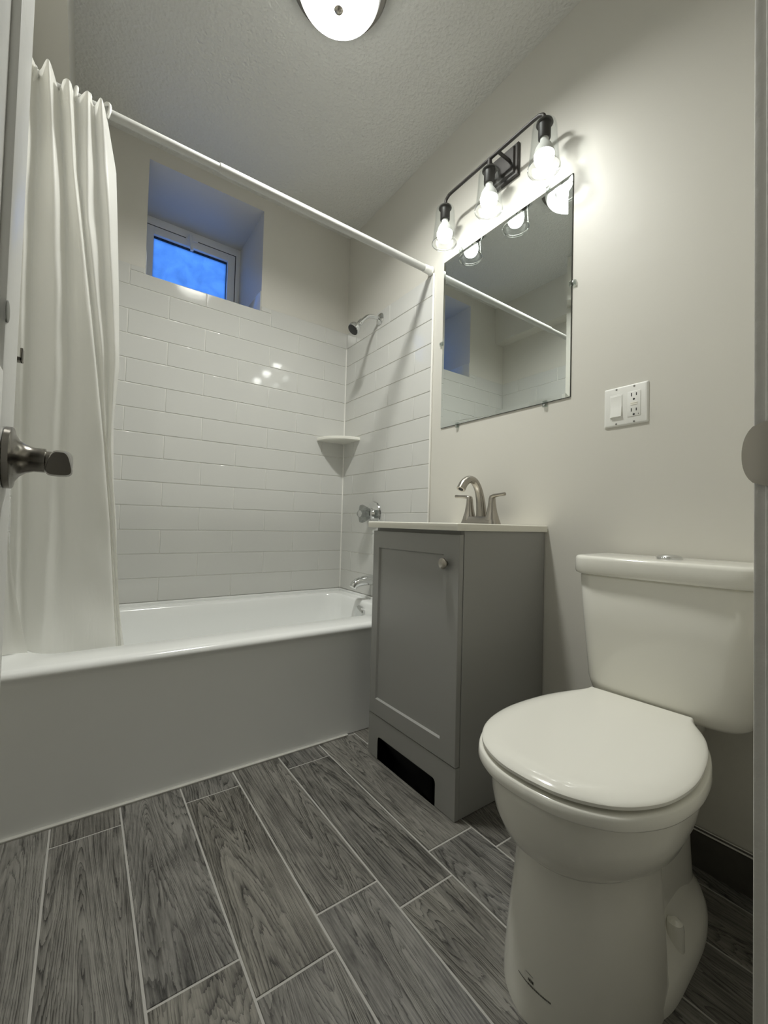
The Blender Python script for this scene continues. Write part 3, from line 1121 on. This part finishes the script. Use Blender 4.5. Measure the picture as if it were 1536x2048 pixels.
# faucet
fa = thing('sink_faucet', 'brushed nickel two-handle faucet on the white counter', 'faucet', (-0.075, -1.084, 0.779))
FY = -1.0840
FXx = -0.072
bm = bmesh.new()
lps = []
for (z, hx, hy, r) in ((0.7787, 0.0265, 0.0815, 0.0262), (0.7815, 0.0262, 0.0812, 0.0258), (0.792, 0.0232, 0.0770, 0.022), (0.8020, 0.0205, 0.0715, 0.019), (0.8050, 0.0180, 0.0690, 0.0165)):
    lps.append([(x, y, z) for x, y in rrect(FXx - hx, FXx + hx, FY - hy, FY + hy, r, 8)])
loft(bm, lps)
link('faucet_base', bm, M['nickel'], fa)
bm = bmesh.new()
path = catmull([(-0.066, FY, 0.790), (-0.068, FY, 0.825), (-0.074, FY, 0.865), (-0.086, FY, 0.900), (-0.106, FY, 0.924), (-0.131, FY, 0.929), (-0.154, FY, 0.916), (-0.170, FY, 0.893)], 5)
n = len(path)
rad = []
for i in range(n):
    t = i / (n - 1)
    rad.append((0.0165 - 0.004 * smooth(0, 0.5, t) + 0.0022 * smooth(0.6, 1, t), 0.0195 - 0.0055 * smooth(0, 0.45, t) + 0.0012 * smooth(0.6, 1, t)))
rad[0] = (0.022, 0.022)
tube(bm, path, rad, 24, up=(1, 0, 0))
sp_o = link('spout', bm, M['nickel'], fa, angle=60)
bm = bmesh.new()
tdir = (path[-1] - path[-2]).normalized()
lathe(bm, [(0.0085, -0.003), (0.0085, 0.0006), (0.003, 0.0008)], path[-1], tdir, 20)
link('aerator', bm, M['slot'], sp_o)
for s in (1, -1):
    hy = FY + s * 0.0505
    bm = bmesh.new()
    lathe(bm, [(0.0250, 0.792), (0.0220, 0.806), (0.0180, 0.818), (0.0148, 0.835), (0.0122, 0.852), (0.0112, 0.866), (0.0085, 0.8755), (0.003, 0.8785)], (FXx, hy, 0), 'Z', 32)
    ho = link('handle', bm, M['nickel'], fa)
    bm = bmesh.new()
    lv = catmull([(FXx, hy - s * 0.004, 0.862), (FXx - 0.002, hy + s * 0.006, 0.873), (FXx - 0.006, hy + s * 0.030, 0.8765), (FXx - 0.010, hy + s * 0.060, 0.8785)], 5)
    n = len(lv)
    tube(bm, lv, [(0.0045 + 0.004 * (1 - i / (n - 1)) + 0.0012 * smooth(0.75, 1, i / (n - 1)), 0.0060 + 0.004 * (1 - i / (n - 1))) for i in range(n)], 16, up=(0, 0, 1))
    link('lever', bm, M['nickel'], ho, angle=60)

# ------------------------------------------------------------------ mirror
mir = thing('wall_mirror', 'unframed rectangular mirror held by clear clips above the sink', 'mirror', (0.0, -1.084, 1.171))
my0, my1, mz0, mz1 = -1.3677, -0.7996, 1.1714, 1.8640
bm = bmesh.new()


def mring(x, i):
    return [(x, my0 + i, mz0 + i), (x, my1 - i, mz0 + i), (x, my1 - i, mz1 - i), (x, my0 + i, mz1 - i)]


loft(bm, [mring(-0.0012, 0), mring(-0.0042, 0), mring(-0.0060, 0.013)], True, True)
link('mirror_glass', bm, M['mirror'], mir, smooth=False)
bm = bmesh.new()
loft(bm, [mring(-0.0005, -0.0008), mring(-0.0030, -0.0008), mring(-0.0032, 0.0004)], True, False)
link('mirror_edge', bm, mat('mirror_edge_dark', (0.06, 0.065, 0.06), 0.4), mir, smooth=False)
for (y, z, sy, sz) in ((my0, 1.519, -1, 0), (my1, 1.524, 1, 0), (-0.895, mz0, 0, -1), (-1.283, mz0, 0, -1), (-0.895, mz1, 0, 1), (-1.283, mz1, 0, 1)):
    bm = bmesh.new()
    hw = 0.0075
    if sz:
        add_box(bm, (-0.0088, y - hw, z - 0.006 if sz > 0 else z - 0.014), (-0.0062, y + hw, z + 0.014 if sz > 0 else z + 0.006), 0, 0.001)
        add_box(bm, (-0.0064, y - hw, z + 0.001 if sz > 0 else z - 0.014), (-0.0004, y + hw, z + 0.014 if sz > 0 else z - 0.001), 0, 0.0006)
    else:
        add_box(bm, (-0.0088, y - 0.006 if sy > 0 else y - 0.014, z - hw), (-0.0062, y + 0.014 if sy > 0 else y + 0.006, z + hw), 0, 0.001)
        add_box(bm, (-0.0064, y + 0.001 if sy > 0 else y - 0.014, z - hw), (-0.0004, y + 0.014 if sy > 0 else y - 0.001, z + hw), 0, 0.0006)
    cl = link('clip', bm, M['acrylic'], mir)
    bm = bmesh.new()
    lathe(bm, [(0.0030, 0.0), (0.0030, 0.0014), (0.0012, 0.002)], (-0.0088, y + sy * 0.008, z + sz * 0.008), (-1, 0, 0), 16)
    link('screw', bm, M['chrome'], cl)

# ------------------------------------------------------------------ vanity light
vl = thing('vanity_light', 'black bar vanity light with three clear glass shades above the mirror', 'wall light', (0.0, -1.10, 2.05))
BX, BZ = -0.080, 2.056
SY = (-0.880, -1.1015, -1.318)
bm = bmesh.new()
py0, py1, pz0, pz1 = -1.168, -1.050, 1.994, 2.110
loft(bm, [ring_yz(-0.0005, py0, py1, pz0, pz1), ring_yz(-0.010, py0, py1, pz0, pz1), ring_yz(-0.0125, py0 + 0.003, py1 - 0.003, pz0 + 0.003, pz1 - 0.003),
          ring_yz(-0.0125, py0 + 0.010, py1 - 0.010, pz0 + 0.010, pz1 - 0.010), ring_yz(-0.020, py0 + 0.014, py1 - 0.014, pz0 + 0.014, pz1 - 0.014)], True, True)
link('backplate', bm, M['black'], vl, angle=20)
for ya in (-1.138, -1.090):
    bm = bmesh.new()
    tube(bm, [(-0.018, ya, BZ), (BX, ya, BZ)], 0.0055, 14)
    link('arm', bm, M['black'], vl)
bm = bmesh.new()
pth = catmull([(BX, SY[0], BZ - 0.030), (BX, SY[0] - 0.004, BZ - 0.012), (BX, SY[0] - 0.020, BZ - 0.001)], 6) + [Vector((BX, SY[0] - 0.04, BZ)), Vector((BX, SY[2] + 0.04, BZ))] + \
    catmull([(BX, SY[2] + 0.020, BZ - 0.001), (BX, SY[2] + 0.004, BZ - 0.012), (BX, SY[2], BZ - 0.030)], 6)
tube(bm, pth, 0.0060, 16)
link('bar', bm, M['black'], vl, angle=60)
for q, y in enumerate(SY):
    top = BZ - 0.030
    bm = bmesh.new()
    lathe(bm, [(0.007, top + 0.030 if q == 1 else top + 0.004), (0.010, top + 0.003), (0.024, top - 0.008), (0.0255, top - 0.013), (0.0200, top - 0.0135), (0.0185, top - 0.020),
               (0.0185, top - 0.058), (0.0172, top - 0.060)], (BX, y, 0), 'Z', 32)
    so = link('socket', bm, M['black'], vl)
    # bell-less straight shade, open at the bottom, with a real wall
    bm = bmesh.new()
    zt = top - 0.012
    outer = [(0.0225, zt + 0.0008), (0.030, zt), (0.0345, zt - 0.006), (0.0368, zt - 0.016), (0.0390, zt - 0.05), (0.0430, zt - 0.10), (0.0468, zt - 0.136), (0.0485, zt - 0.1395)]
    inner = [(0.0490, zt - 0.1410), (0.0478, zt - 0.1430), (0.0462, zt - 0.1420), (0.0445, zt - 0.136), (0.0407, zt - 0.10), (0.0368, zt - 0.05), (0.0345, zt - 0.017), (0.0325, zt - 0.0075), (0.029, zt - 0.0025), (0.0225, zt - 0.0020)]
    lathe(bm, outer + inner, (BX, y, 0), 'Z', 48, cap=False)
    for f in bm.faces:
        if f.calc_center_median().z < zt - 0.1388:
            f.material_index = 1
    link('glass_shade', bm, [M['glass'], M['glass_rim']], vl, angle=50)
    bm = bmesh.new()
    zb = top - 0.058
    lathe(bm, [(0.0125, zb), (0.0130, zb - 0.009), (0.0145, zb - 0.015), (0.0205, zb - 0.023), (0.0262, zb - 0.033), (0.0292, zb - 0.044), (0.0299, zb - 0.053)], (BX, y, 0), 'Z', 28)
    bb = link('bulb_base', bm, M['plastic'], so)
    bm = bmesh.new()
    lathe(bm, [(0.0298, zb - 0.0525), (0.0300, zb - 0.057), (0.0295, zb - 0.063), (0.0265, zb - 0.073), (0.0205, zb - 0.082), (0.0115, zb - 0.0875), (0.003, zb - 0.089)], (BX, y, 0), 'Z', 32)
    link('light_bulb', bm, M['bulb'], so)

# ------------------------------------------------------------------ ceiling light
cl_ = thing('ceiling_light', 'round flush ceiling light with frosted glass bowl and nickel pan', 'ceiling light', (-0.632, -1.0, H))
cxx, cyy = -0.632, -0.998
bm = bmesh.new()
lathe(bm, [(0.150, H - 0.0005), (0.150, H - 0.010), (0.146, H - 0.014), (0.1455, H - 0.030), (0.1405, H - 0.037), (0.130, H - 0.039), (0.099, H - 0.039), (0.098, H - 0.006), (0.002, H - 0.005)], (cxx, cyy, 0), 'Z', 64)
link('pan', bm, M['pan'], cl_)
bm = bmesh.new()
dome = [(0.1255, H - 0.037), (0.1255, H - 0.048), (0.1215, H - 0.062), (0.112, H - 0.077), (0.095, H - 0.091), (0.071, H - 0.102), (0.043, H - 0.109), (0.014, H - 0.112)]
lathe(bm, dome, (cxx, cyy, 0), 'Z', 64, cap=False)
link('glass_bowl', bm, M['opal'], cl_, angle=60)
bm = bmesh.new()
lathe(bm, [(0.014, H - 0.109), (0.0135, H - 0.117), (0.010, H - 0.121), (0.006, H - 0.123), (0.002, H - 0.124)], (cxx, cyy, 0), 'Z', 24)
link('finial', bm, M['nickel'], cl_)
bm = bmesh.new()
lathe(bm, [(0.097, H - 0.0590), (0.096, H - 0.0075), (0.002, H - 0.007)], (cxx, cyy, 0), 'Z', 48, cap=False)
link('cutoff_cup', bm, M['greyplate'], cl_)  # added opaque cup, hidden in the bowl, keeps light off the upper walls
bm = bmesh.new()
lathe(bm, [(0.085, H - 0.0085), (0.05, H - 0.0095), (0.002, H - 0.0100)], (cxx, cyy, 0), 'Z', 48, cap=False)
link('lit_disc', bm, M['cdisc'], cl_)  # made-up disc in place of bulbs, aimed to send the light downward

# ------------------------------------------------------------------ switch and outlet plate
swp = thing('switch_plate', 'white double wall plate with a rocker switch and an outlet', 'switch', (0.0, -1.5295, 1.110))
oy0, oy1, oz0, oz1 = -1.5865, -1.4725, 1.0555, 1.1640
bm = bmesh.new()


def yz(x, i):
    return [(x, y, z) for y, z in rrect(oy0 + i, oy1 - i, oz0 + i, oz1 - i, max(0.0015, 0.003 - i * 0.2), 4)]


loft(bm, [yz(-0.0004, 0.0), yz(-0.0018, 0.0), yz(-0.0050, 0.0030), yz(-0.0058, 0.0055)], True, True)
link('plate', bm, M['plastic'], swp, angle=25)
zc = (oz0 + oz1) / 2
yc1, yc2 = -1.5065, -1.5525
bm = bmesh.new()
frame_ = [(-0.0059, yc1 - 0.0178, yc1 + 0.0178, zc - 0.0345, zc + 0.0345)]
add_box(bm, (-0.0064, yc1 - 0.0172, zc - 0.0338), (-0.0050, yc1 + 0.0172, zc + 0.0338), 0, 0.001)
sw = link('switch_frame', bm, M['plastic'], swp)
bm = bmesh.new()
hw, hh = 0.0145, 0.0295
sec = [(-0.0060, hh), (-0.0072, hh - 0.001), (-0.0068, 0.002), (-0.0080, -0.004), (-0.0112, -hh + 0.001), (-0.0060, -hh)]
loft(bm, [[(x, yc1 - hw, zc + z) for x, z in sec], [(x, yc1 + hw, zc + z) for x, z in sec]])
link('rocker_switch', bm, M['plastic'], swp, angle=15)
bm = bmesh.new()
add_box(bm, (-0.0072, yc2 - 0.0168, zc - 0.0338), (-0.0050, yc2 + 0.0168, zc + 0.0338), 0, 0.0012)
ol_ = link('outlet', bm, M['plastic'], swp)
for s in (1, -1):
    zc2 = zc + s * 0.0205
    for dy, h in ((-0.0062, 0.0038), (0.0062, 0.0046)):
        bm = bmesh.new()
        add_box(bm, (-0.0074, yc2 + dy - 0.0012, zc2 + 0.004 - h), (-0.0068, yc2 + dy + 0.0012, zc2 + 0.004 + h))
        link('slot', bm, M['slot'], ol_)
    bm = bmesh.new()
    lathe(bm, [(0.0027, 0.0068), (0.0027, 0.0074)], (0, yc2, zc2 - 0.0085), (-1, 0, 0), 14)
    link('ground_hole', bm, M['slot'], ol_)
bm = bmesh.new()
lathe(bm, [(0.0012, 0.0068), (0.0012, 0.0075)], (0, yc2 - 0.0115, zc - 0.029), (-1, 0, 0), 10)
link('indicator', bm, M['slot'], ol_)
for s in (-1, 1):
    bm = bmesh.new()
    add_box(bm, (-0.0080, yc2 - 0.0085, zc + s * 0.0022 - 0.0018), (-0.0070, yc2 + 0.0085, zc + s * 0.0022 + 0.0018), 0, 0.0004)
    link('test_button', bm, M['counter'], ol_)
for yy in (yc1, yc2):
    for s in (1, -1):
        bm = bmesh.new()
        lathe(bm, [(0.0026, 0.0054), (0.0026, 0.0062), (0.0012, 0.0066)], (0, yy, zc + s * 0.0475), (-1, 0, 0), 14)
        link('screw', bm, M['greyplate'], swp)

# ------------------------------------------------------------------ robe hook
hk = thing('robe_hook', 'small square chrome robe hook beside the open door', 'hook', (XL, -1.0, 1.09))
bm = bmesh.new()
add_box(bm, (XL + 0.0005, -1.022, 1.060), (XL + 0.007, -0.978, 1.112), 0, 0.002)
link('base_plate', bm, M['chrome'], hk)
bm = bmesh.new()
add_box(bm, (XL + 0.006, -1.010, 1.069), (-1.2985, -0.990, 1.076), 0, 0.001)
add_box(bm, (-1.3020, -1.010, 1.069), (-1.2975, -0.990, 1.094), 0, 0.001)
vs = [(XL + 0.006, 1.076), (-1.304, 1.076), (XL + 0.006, 1.112)]
loft(bm, [[(x, -1.003, z) for x, z in vs], [(x, -0.997, z) for x, z in vs]])
link('arm', bm, M['dark_nickel'], hk)

# ------------------------------------------------------------------ toilet
TYAW = math.radians(4.0)
TCX, TCY = -0.015, -1.640
toilet = thing('toilet', 'white two-piece toilet with the lid closed', 'toilet', (TCX, TCY, 0.0))
Fv = Vector((-math.cos(TYAW), -math.sin(TYAW), 0))     # forward
Lv = Vector((math.sin(TYAW), -math.cos(TYAW), 0)) * -1  # to the +y side


def T(u, v, z):
    p = Vector((TCX, TCY, 0)) + Fv * u + Lv * v
    return Vector((p.x, p.y, z))


def egg(u0, u1, hw, n=56, back=2.6, front=2.0, um=None):
    """closed plan loop: u0 back end, u1 front end, widest at um"""
    um = (u0 + u1) / 2 if um is None else um
    out = []
    for k in range(n):
        a = 2 * PI * k / n
        c, s = math.cos(a), math.sin(a)
        e = front if c >= 0 else back
        uu = um + math.copysign(abs(c) ** (2 / e), c) * ((u1 - um) if c >= 0 else (um - u0))
        vv = math.copysign(abs(s) ** (2 / e), s) * hw
        out.append((uu, vv))
    return out


bm = bmesh.new()
# bowl, hanging forward of the pedestal
secs = [(0.226, 0.30, 0.50, 0.060, 0.40), (0.232, 0.27, 0.540, 0.092, 0.40), (0.244, 0.24, 0.572, 0.118, 0.40), (0.264, 0.215, 0.595, 0.136, 0.40),
        (0.292, 0.19, 0.610, 0.147, 0.40), (0.320, 0.16, 0.616, 0.152, 0.40), (0.345, 0.14, 0.618, 0.154, 0.40), (0.356, 0.125, 0.618, 0.154, 0.40), (0.3612, 0.122, 0.616, 0.152, 0.40)]
loft(bm, [[T(u, v, z) for u, v in egg(a, b, hw, um=um, back=2.3)] for z, a, b, hw, um in secs])
link('bowl', bm, M['ceramic'], toilet, angle=60)
bm = bmesh.new()
# pedestal column
secs = [(0.0, 0.36, 0.584, 0.120), (0.02, 0.36, 0.583, 0.1195), (0.10, 0.36, 0.571, 0.115), (0.18, 0.355, 0.558, 0.108), (0.23, 0.35, 0.555, 0.103), (0.255, 0.34, 0.565, 0.108), (0.30, 0.34, 0.585, 0.12)]
loft(bm, [[T(u, v, z) for u, v in egg(a, b, hw, um=0.42, back=7, front=2.1)] for z, a, b, hw in secs])
# trapway bulge behind it
secs = [(0.0, 0.05, 0.45, 0.09), (0.10, 0.06, 0.45, 0.085), (0.22, 0.06, 0.45, 0.08), (0.30, 0.04, 0.45, 0.08), (0.330, 0.03, 0.36, 0.088), (0.350, 0.02, 0.30, 0.098), (0.380, 0.022, 0.24, 0.098)]
loft(bm, [[T(u, v, z) for u, v in egg(a, b, hw, back=4, front=4)] for z, a, b, hw in secs])
# foot flange
secs = [(0.0, 0.035, 0.45, 0.128), (0.016, 0.035, 0.45, 0.128), (0.030, 0.040, 0.45, 0.122), (0.040, 0.05, 0.45, 0.112), (0.060, 0.06, 0.45, 0.095), (0.10, 0.07, 0.45, 0.08)]
loft(bm, [[T(u, v, z) for u, v in egg(a, b, hw, um=0.26, back=2.3, front=5)] for z, a, b, hw in secs])
link('pedestal', bm, M['ceramic'], toilet, angle=50)
for s in (1, -1):
    bm = bmesh.new()
    lathe(bm, [(0.0150, 0.028), (0.0145, 0.066), (0.0120, 0.078), (0.005, 0.083)], T(0.298, s * 0.103, 0), 'Z', 24)
    link('bolt_cap', bm, M['seat'], toilet)


def half_loop(prof, scale=1.0, du=0.0, grow=0.0):
    """mirror a half outline (u, v) into a closed loop; grow pushes it outward"""
    pr = catmull([(u, v, 0) for u, v in prof], 5)
    left = [(p.x, p.y) for p in pr]
    loop = left + [(u, -v) for u, v in left[::-1] if v > 1e-5]
    cu = sum(u for u, v in loop) / len(loop)
    out = []
    for u, v in loop:
        d = math.hypot(u - cu, v)
        out.append((u + (u - cu) / d * grow + du, v + v / d * grow))
    return out


U0 = 0.187      # back edge of the lid, from the wall
LID = [(0.0, 0.103), (0.012, 0.107), (0.035, 0.122), (0.07, 0.138), (0.12, 0.152), (0.18, 0.161), (0.24, 0.164), (0.30, 0.157), (0.345, 0.142), (0.385, 0.116), (0.412, 0.081), (0.427, 0.042), (0.431, 0.0)]
SEAT = [(0.022, 0.118), (0.035, 0.124), (0.06, 0.138), (0.09, 0.149), (0.13, 0.159), (0.18, 0.167), (0.24, 0.1695), (0.30, 0.162), (0.345, 0.147), (0.388, 0.120), (0.416, 0.083), (0.431, 0.043), (0.435, 0.0)]
FLAT = [(0.0, 0.098), (0.012, 0.098), (0.035, 0.099), (0.07, 0.104), (0.12, 0.114), (0.18, 0.123), (0.24, 0.126), (0.29, 0.122), (0.33, 0.111), (0.36, 0.091), (0.385, 0.064), (0.397, 0.033), (0.400, 0.0)]
bm = bmesh.new()
for_z = [(0.3615, -0.003), (0.3625, 0.0), (0.3650, 0.0012), (0.3795, 0.0), (0.3822, -0.0025), (0.3826, -0.010)]
loft(bm, [[T(u + U0, v, z) for u, v in half_loop(SEAT, grow=g_)] for z, g_ in for_z])
link('seat', bm, M['seat'], toilet, angle=50)
bm = bmesh.new()


def blend(t):
    a_, b_ = half_loop(LID, grow=-0.0016), half_loop(FLAT)
    return [(a[0] + (b[0] - a[0]) * t, a[1] + (b[1] - a[1]) * t) for a, b in zip(a_, b_)]


lw_ = [[T(u + U0, v, 0.3880) for u, v in half_loop(LID, grow=-0.004)], [T(u + U0, v, 0.3890) for u, v in half_loop(LID)], [T(u + U0, v, 0.3935) for u, v in half_loop(LID)]]
for t_, z_ in ((0.0, 0.3955), (0.10, 0.3973), (0.22, 0.3991), (0.40, 0.4012), (0.62, 0.4030), (0.85, 0.4040), (1.0, 0.4043)):
    lw_.append([T(u + U0, v, z_) for u, v in blend(t_)])
lw_.append([T(u + U0, v, 0.4044) for u, v in half_loop(FLAT, grow=-0.006)])
rws = loft(bm, lw_)
link('seat_lid', bm, M['seat'], toilet, angle=30)
for s in (1, -1):
    bm = bmesh.new()
    c = T(U0 - 0.004, s * 0.072, 0.372)
    add_box(bm, (c.x - 0.018, c.y - 0.013, 0.360), (c.x + 0.006, c.y + 0.013, 0.386), 0, 0.004)
    link('hinge', bm, M['seat'], toilet)
# tank
TKY = -0.030


def tank_loop(z, u0, u1, hw, r, bow):
    out = []
    for u, v in rrect(u0, u1, -hw, hw, r, 8):
        if u > u1 - r - 0.001:
            u += bow * (1 - (v / hw) ** 2)
        out.append(T(u, v + TKY, z))
    return out


def dens(z, u0, u1, hw, r, bow):
    """tank outline with extra points along the bowed front"""
    pts = []
    n = 8
    for k in range(n + 1):
        a = PI / 2 * k / n
        pts.append((u1 - r + r * math.cos(a), hw - r + r * math.sin(a)))
    pts += [(u0 + 0.01, hw), (u0, hw - 0.01), (u0, -hw + 0.01), (u0 + 0.01, -hw)]
    for k in range(n + 1):
        a = -PI / 2 + PI / 2 * k / n
        pts.append((u1 - r + r * math.cos(a), -hw + r + r * math.sin(a)))
    for k in range(1, 10):
        pts.append((u1, -hw + r + (2 * hw - 2 * r) * k / 10))
    return [T(u + (bow * (1 - (v / hw) ** 2) if u > u0 + 0.05 else 0), v + TKY, z) for u, v in pts]


bm = bmesh.new()
loft(bm, [dens(0.3835, 0.02, 0.150, 0.130, 0.04, 0.006), dens(0.386, 0.01, 0.163, 0.143, 0.045, 0.006), dens(0.395, 0.004, 0.171, 0.151, 0.048, 0.007),
          dens(0.42, 0.002, 0.176, 0.157, 0.048, 0.008), dens(0.55, 0.001, 0.181, 0.168, 0.047, 0.010), dens(0.660, 0.0, 0.184, 0.175, 0.046, 0.011), dens(0.666, 0.003, 0.180, 0.171, 0.044, 0.011)])
link('tank', bm, M['ceramic'], toilet, angle=60)
bm = bmesh.new()
loft(bm, [dens(0.6655, 0.002, 0.188, 0.179, 0.046, 0.011), dens(0.6675, -0.001, 0.192, 0.183, 0.048, 0.011), dens(0.672, -0.001, 0.194, 0.185, 0.049, 0.011),
          dens(0.700, -0.001, 0.194, 0.185, 0.049, 0.011), dens(0.7055, 0.0005, 0.192, 0.183, 0.048, 0.011), dens(0.7080, 0.004, 0.188, 0.179, 0.045, 0.011), dens(0.709, 0.010, 0.180, 0.171, 0.04, 0.011)])
link('tank_lid', bm, M['ceramic'], toilet, angle=60)
bm = bmesh.new()
lathe(bm, [(0.026, 0.7085), (0.026, 0.7125), (0.022, 0.7165), (0.012, 0.7190), (0.003, 0.7197)], T(0.095, TKY, 0), 'Z', 32)
link('flush_button', bm, M['chrome'], toilet)

# small printed line of lettering low on the pedestal
bm = bmesh.new()


def pedestal_pt(a, z, out=0.0006):
    """point on the front-left of the pedestal column at plan angle a"""
    f = z / 0.10
    u1, hw = 0.5865 - 0.0155 * f, 0.1208 - 0.0058 * f
    e = 2 / 2.1
    c, s = math.cos(a), math.sin(a)
    p = T(0.42 + abs(c) ** e * (u1 - 0.42 + out), math.copysign(abs(s) ** e, s) * (hw + out), z)
    return p


def mark(a0, a1, z0, z1, n=3):
    for k in range(n):
        b0, b1 = a0 + (a1 - a0) * k / n, a0 + (a1 - a0) * (k + 1) / n
        bm.faces.new([bm.verts.new(pedestal_pt(*q)) for q in ((b0, z0), (b1, z0), (b1, z1), (b0, z1))])


A0, A1 = 0.29, -0.18
def aa(t):
    return A0 + (A1 - A0) * t
ZL = 0.054
mark(aa(0.0), aa(0.34), ZL, ZL + 0.0012, 8)
tpos = 0.35
while tpos < 0.98:
    wdt = random.choice((0.012, 0.018, 0.024))
    mark(aa(tpos), aa(min(0.99, tpos + wdt)), ZL - 0.0004, ZL + 0.0020, 1)
    tpos += wdt + 0.009
for t0, t1 in ((0.36, 0.385), (0.395, 0.43), (0.44, 0.47), (0.48, 0.52)):
    mark(aa(t0), aa(t1), ZL + 0.0050, ZL + 0.0085, 2)
mark(aa(0.26), aa(0.50), ZL + 0.0135, ZL + 0.0140, 6)
link('printed_lettering', bm, M['ink'], toilet, smooth=False, recalc=False)
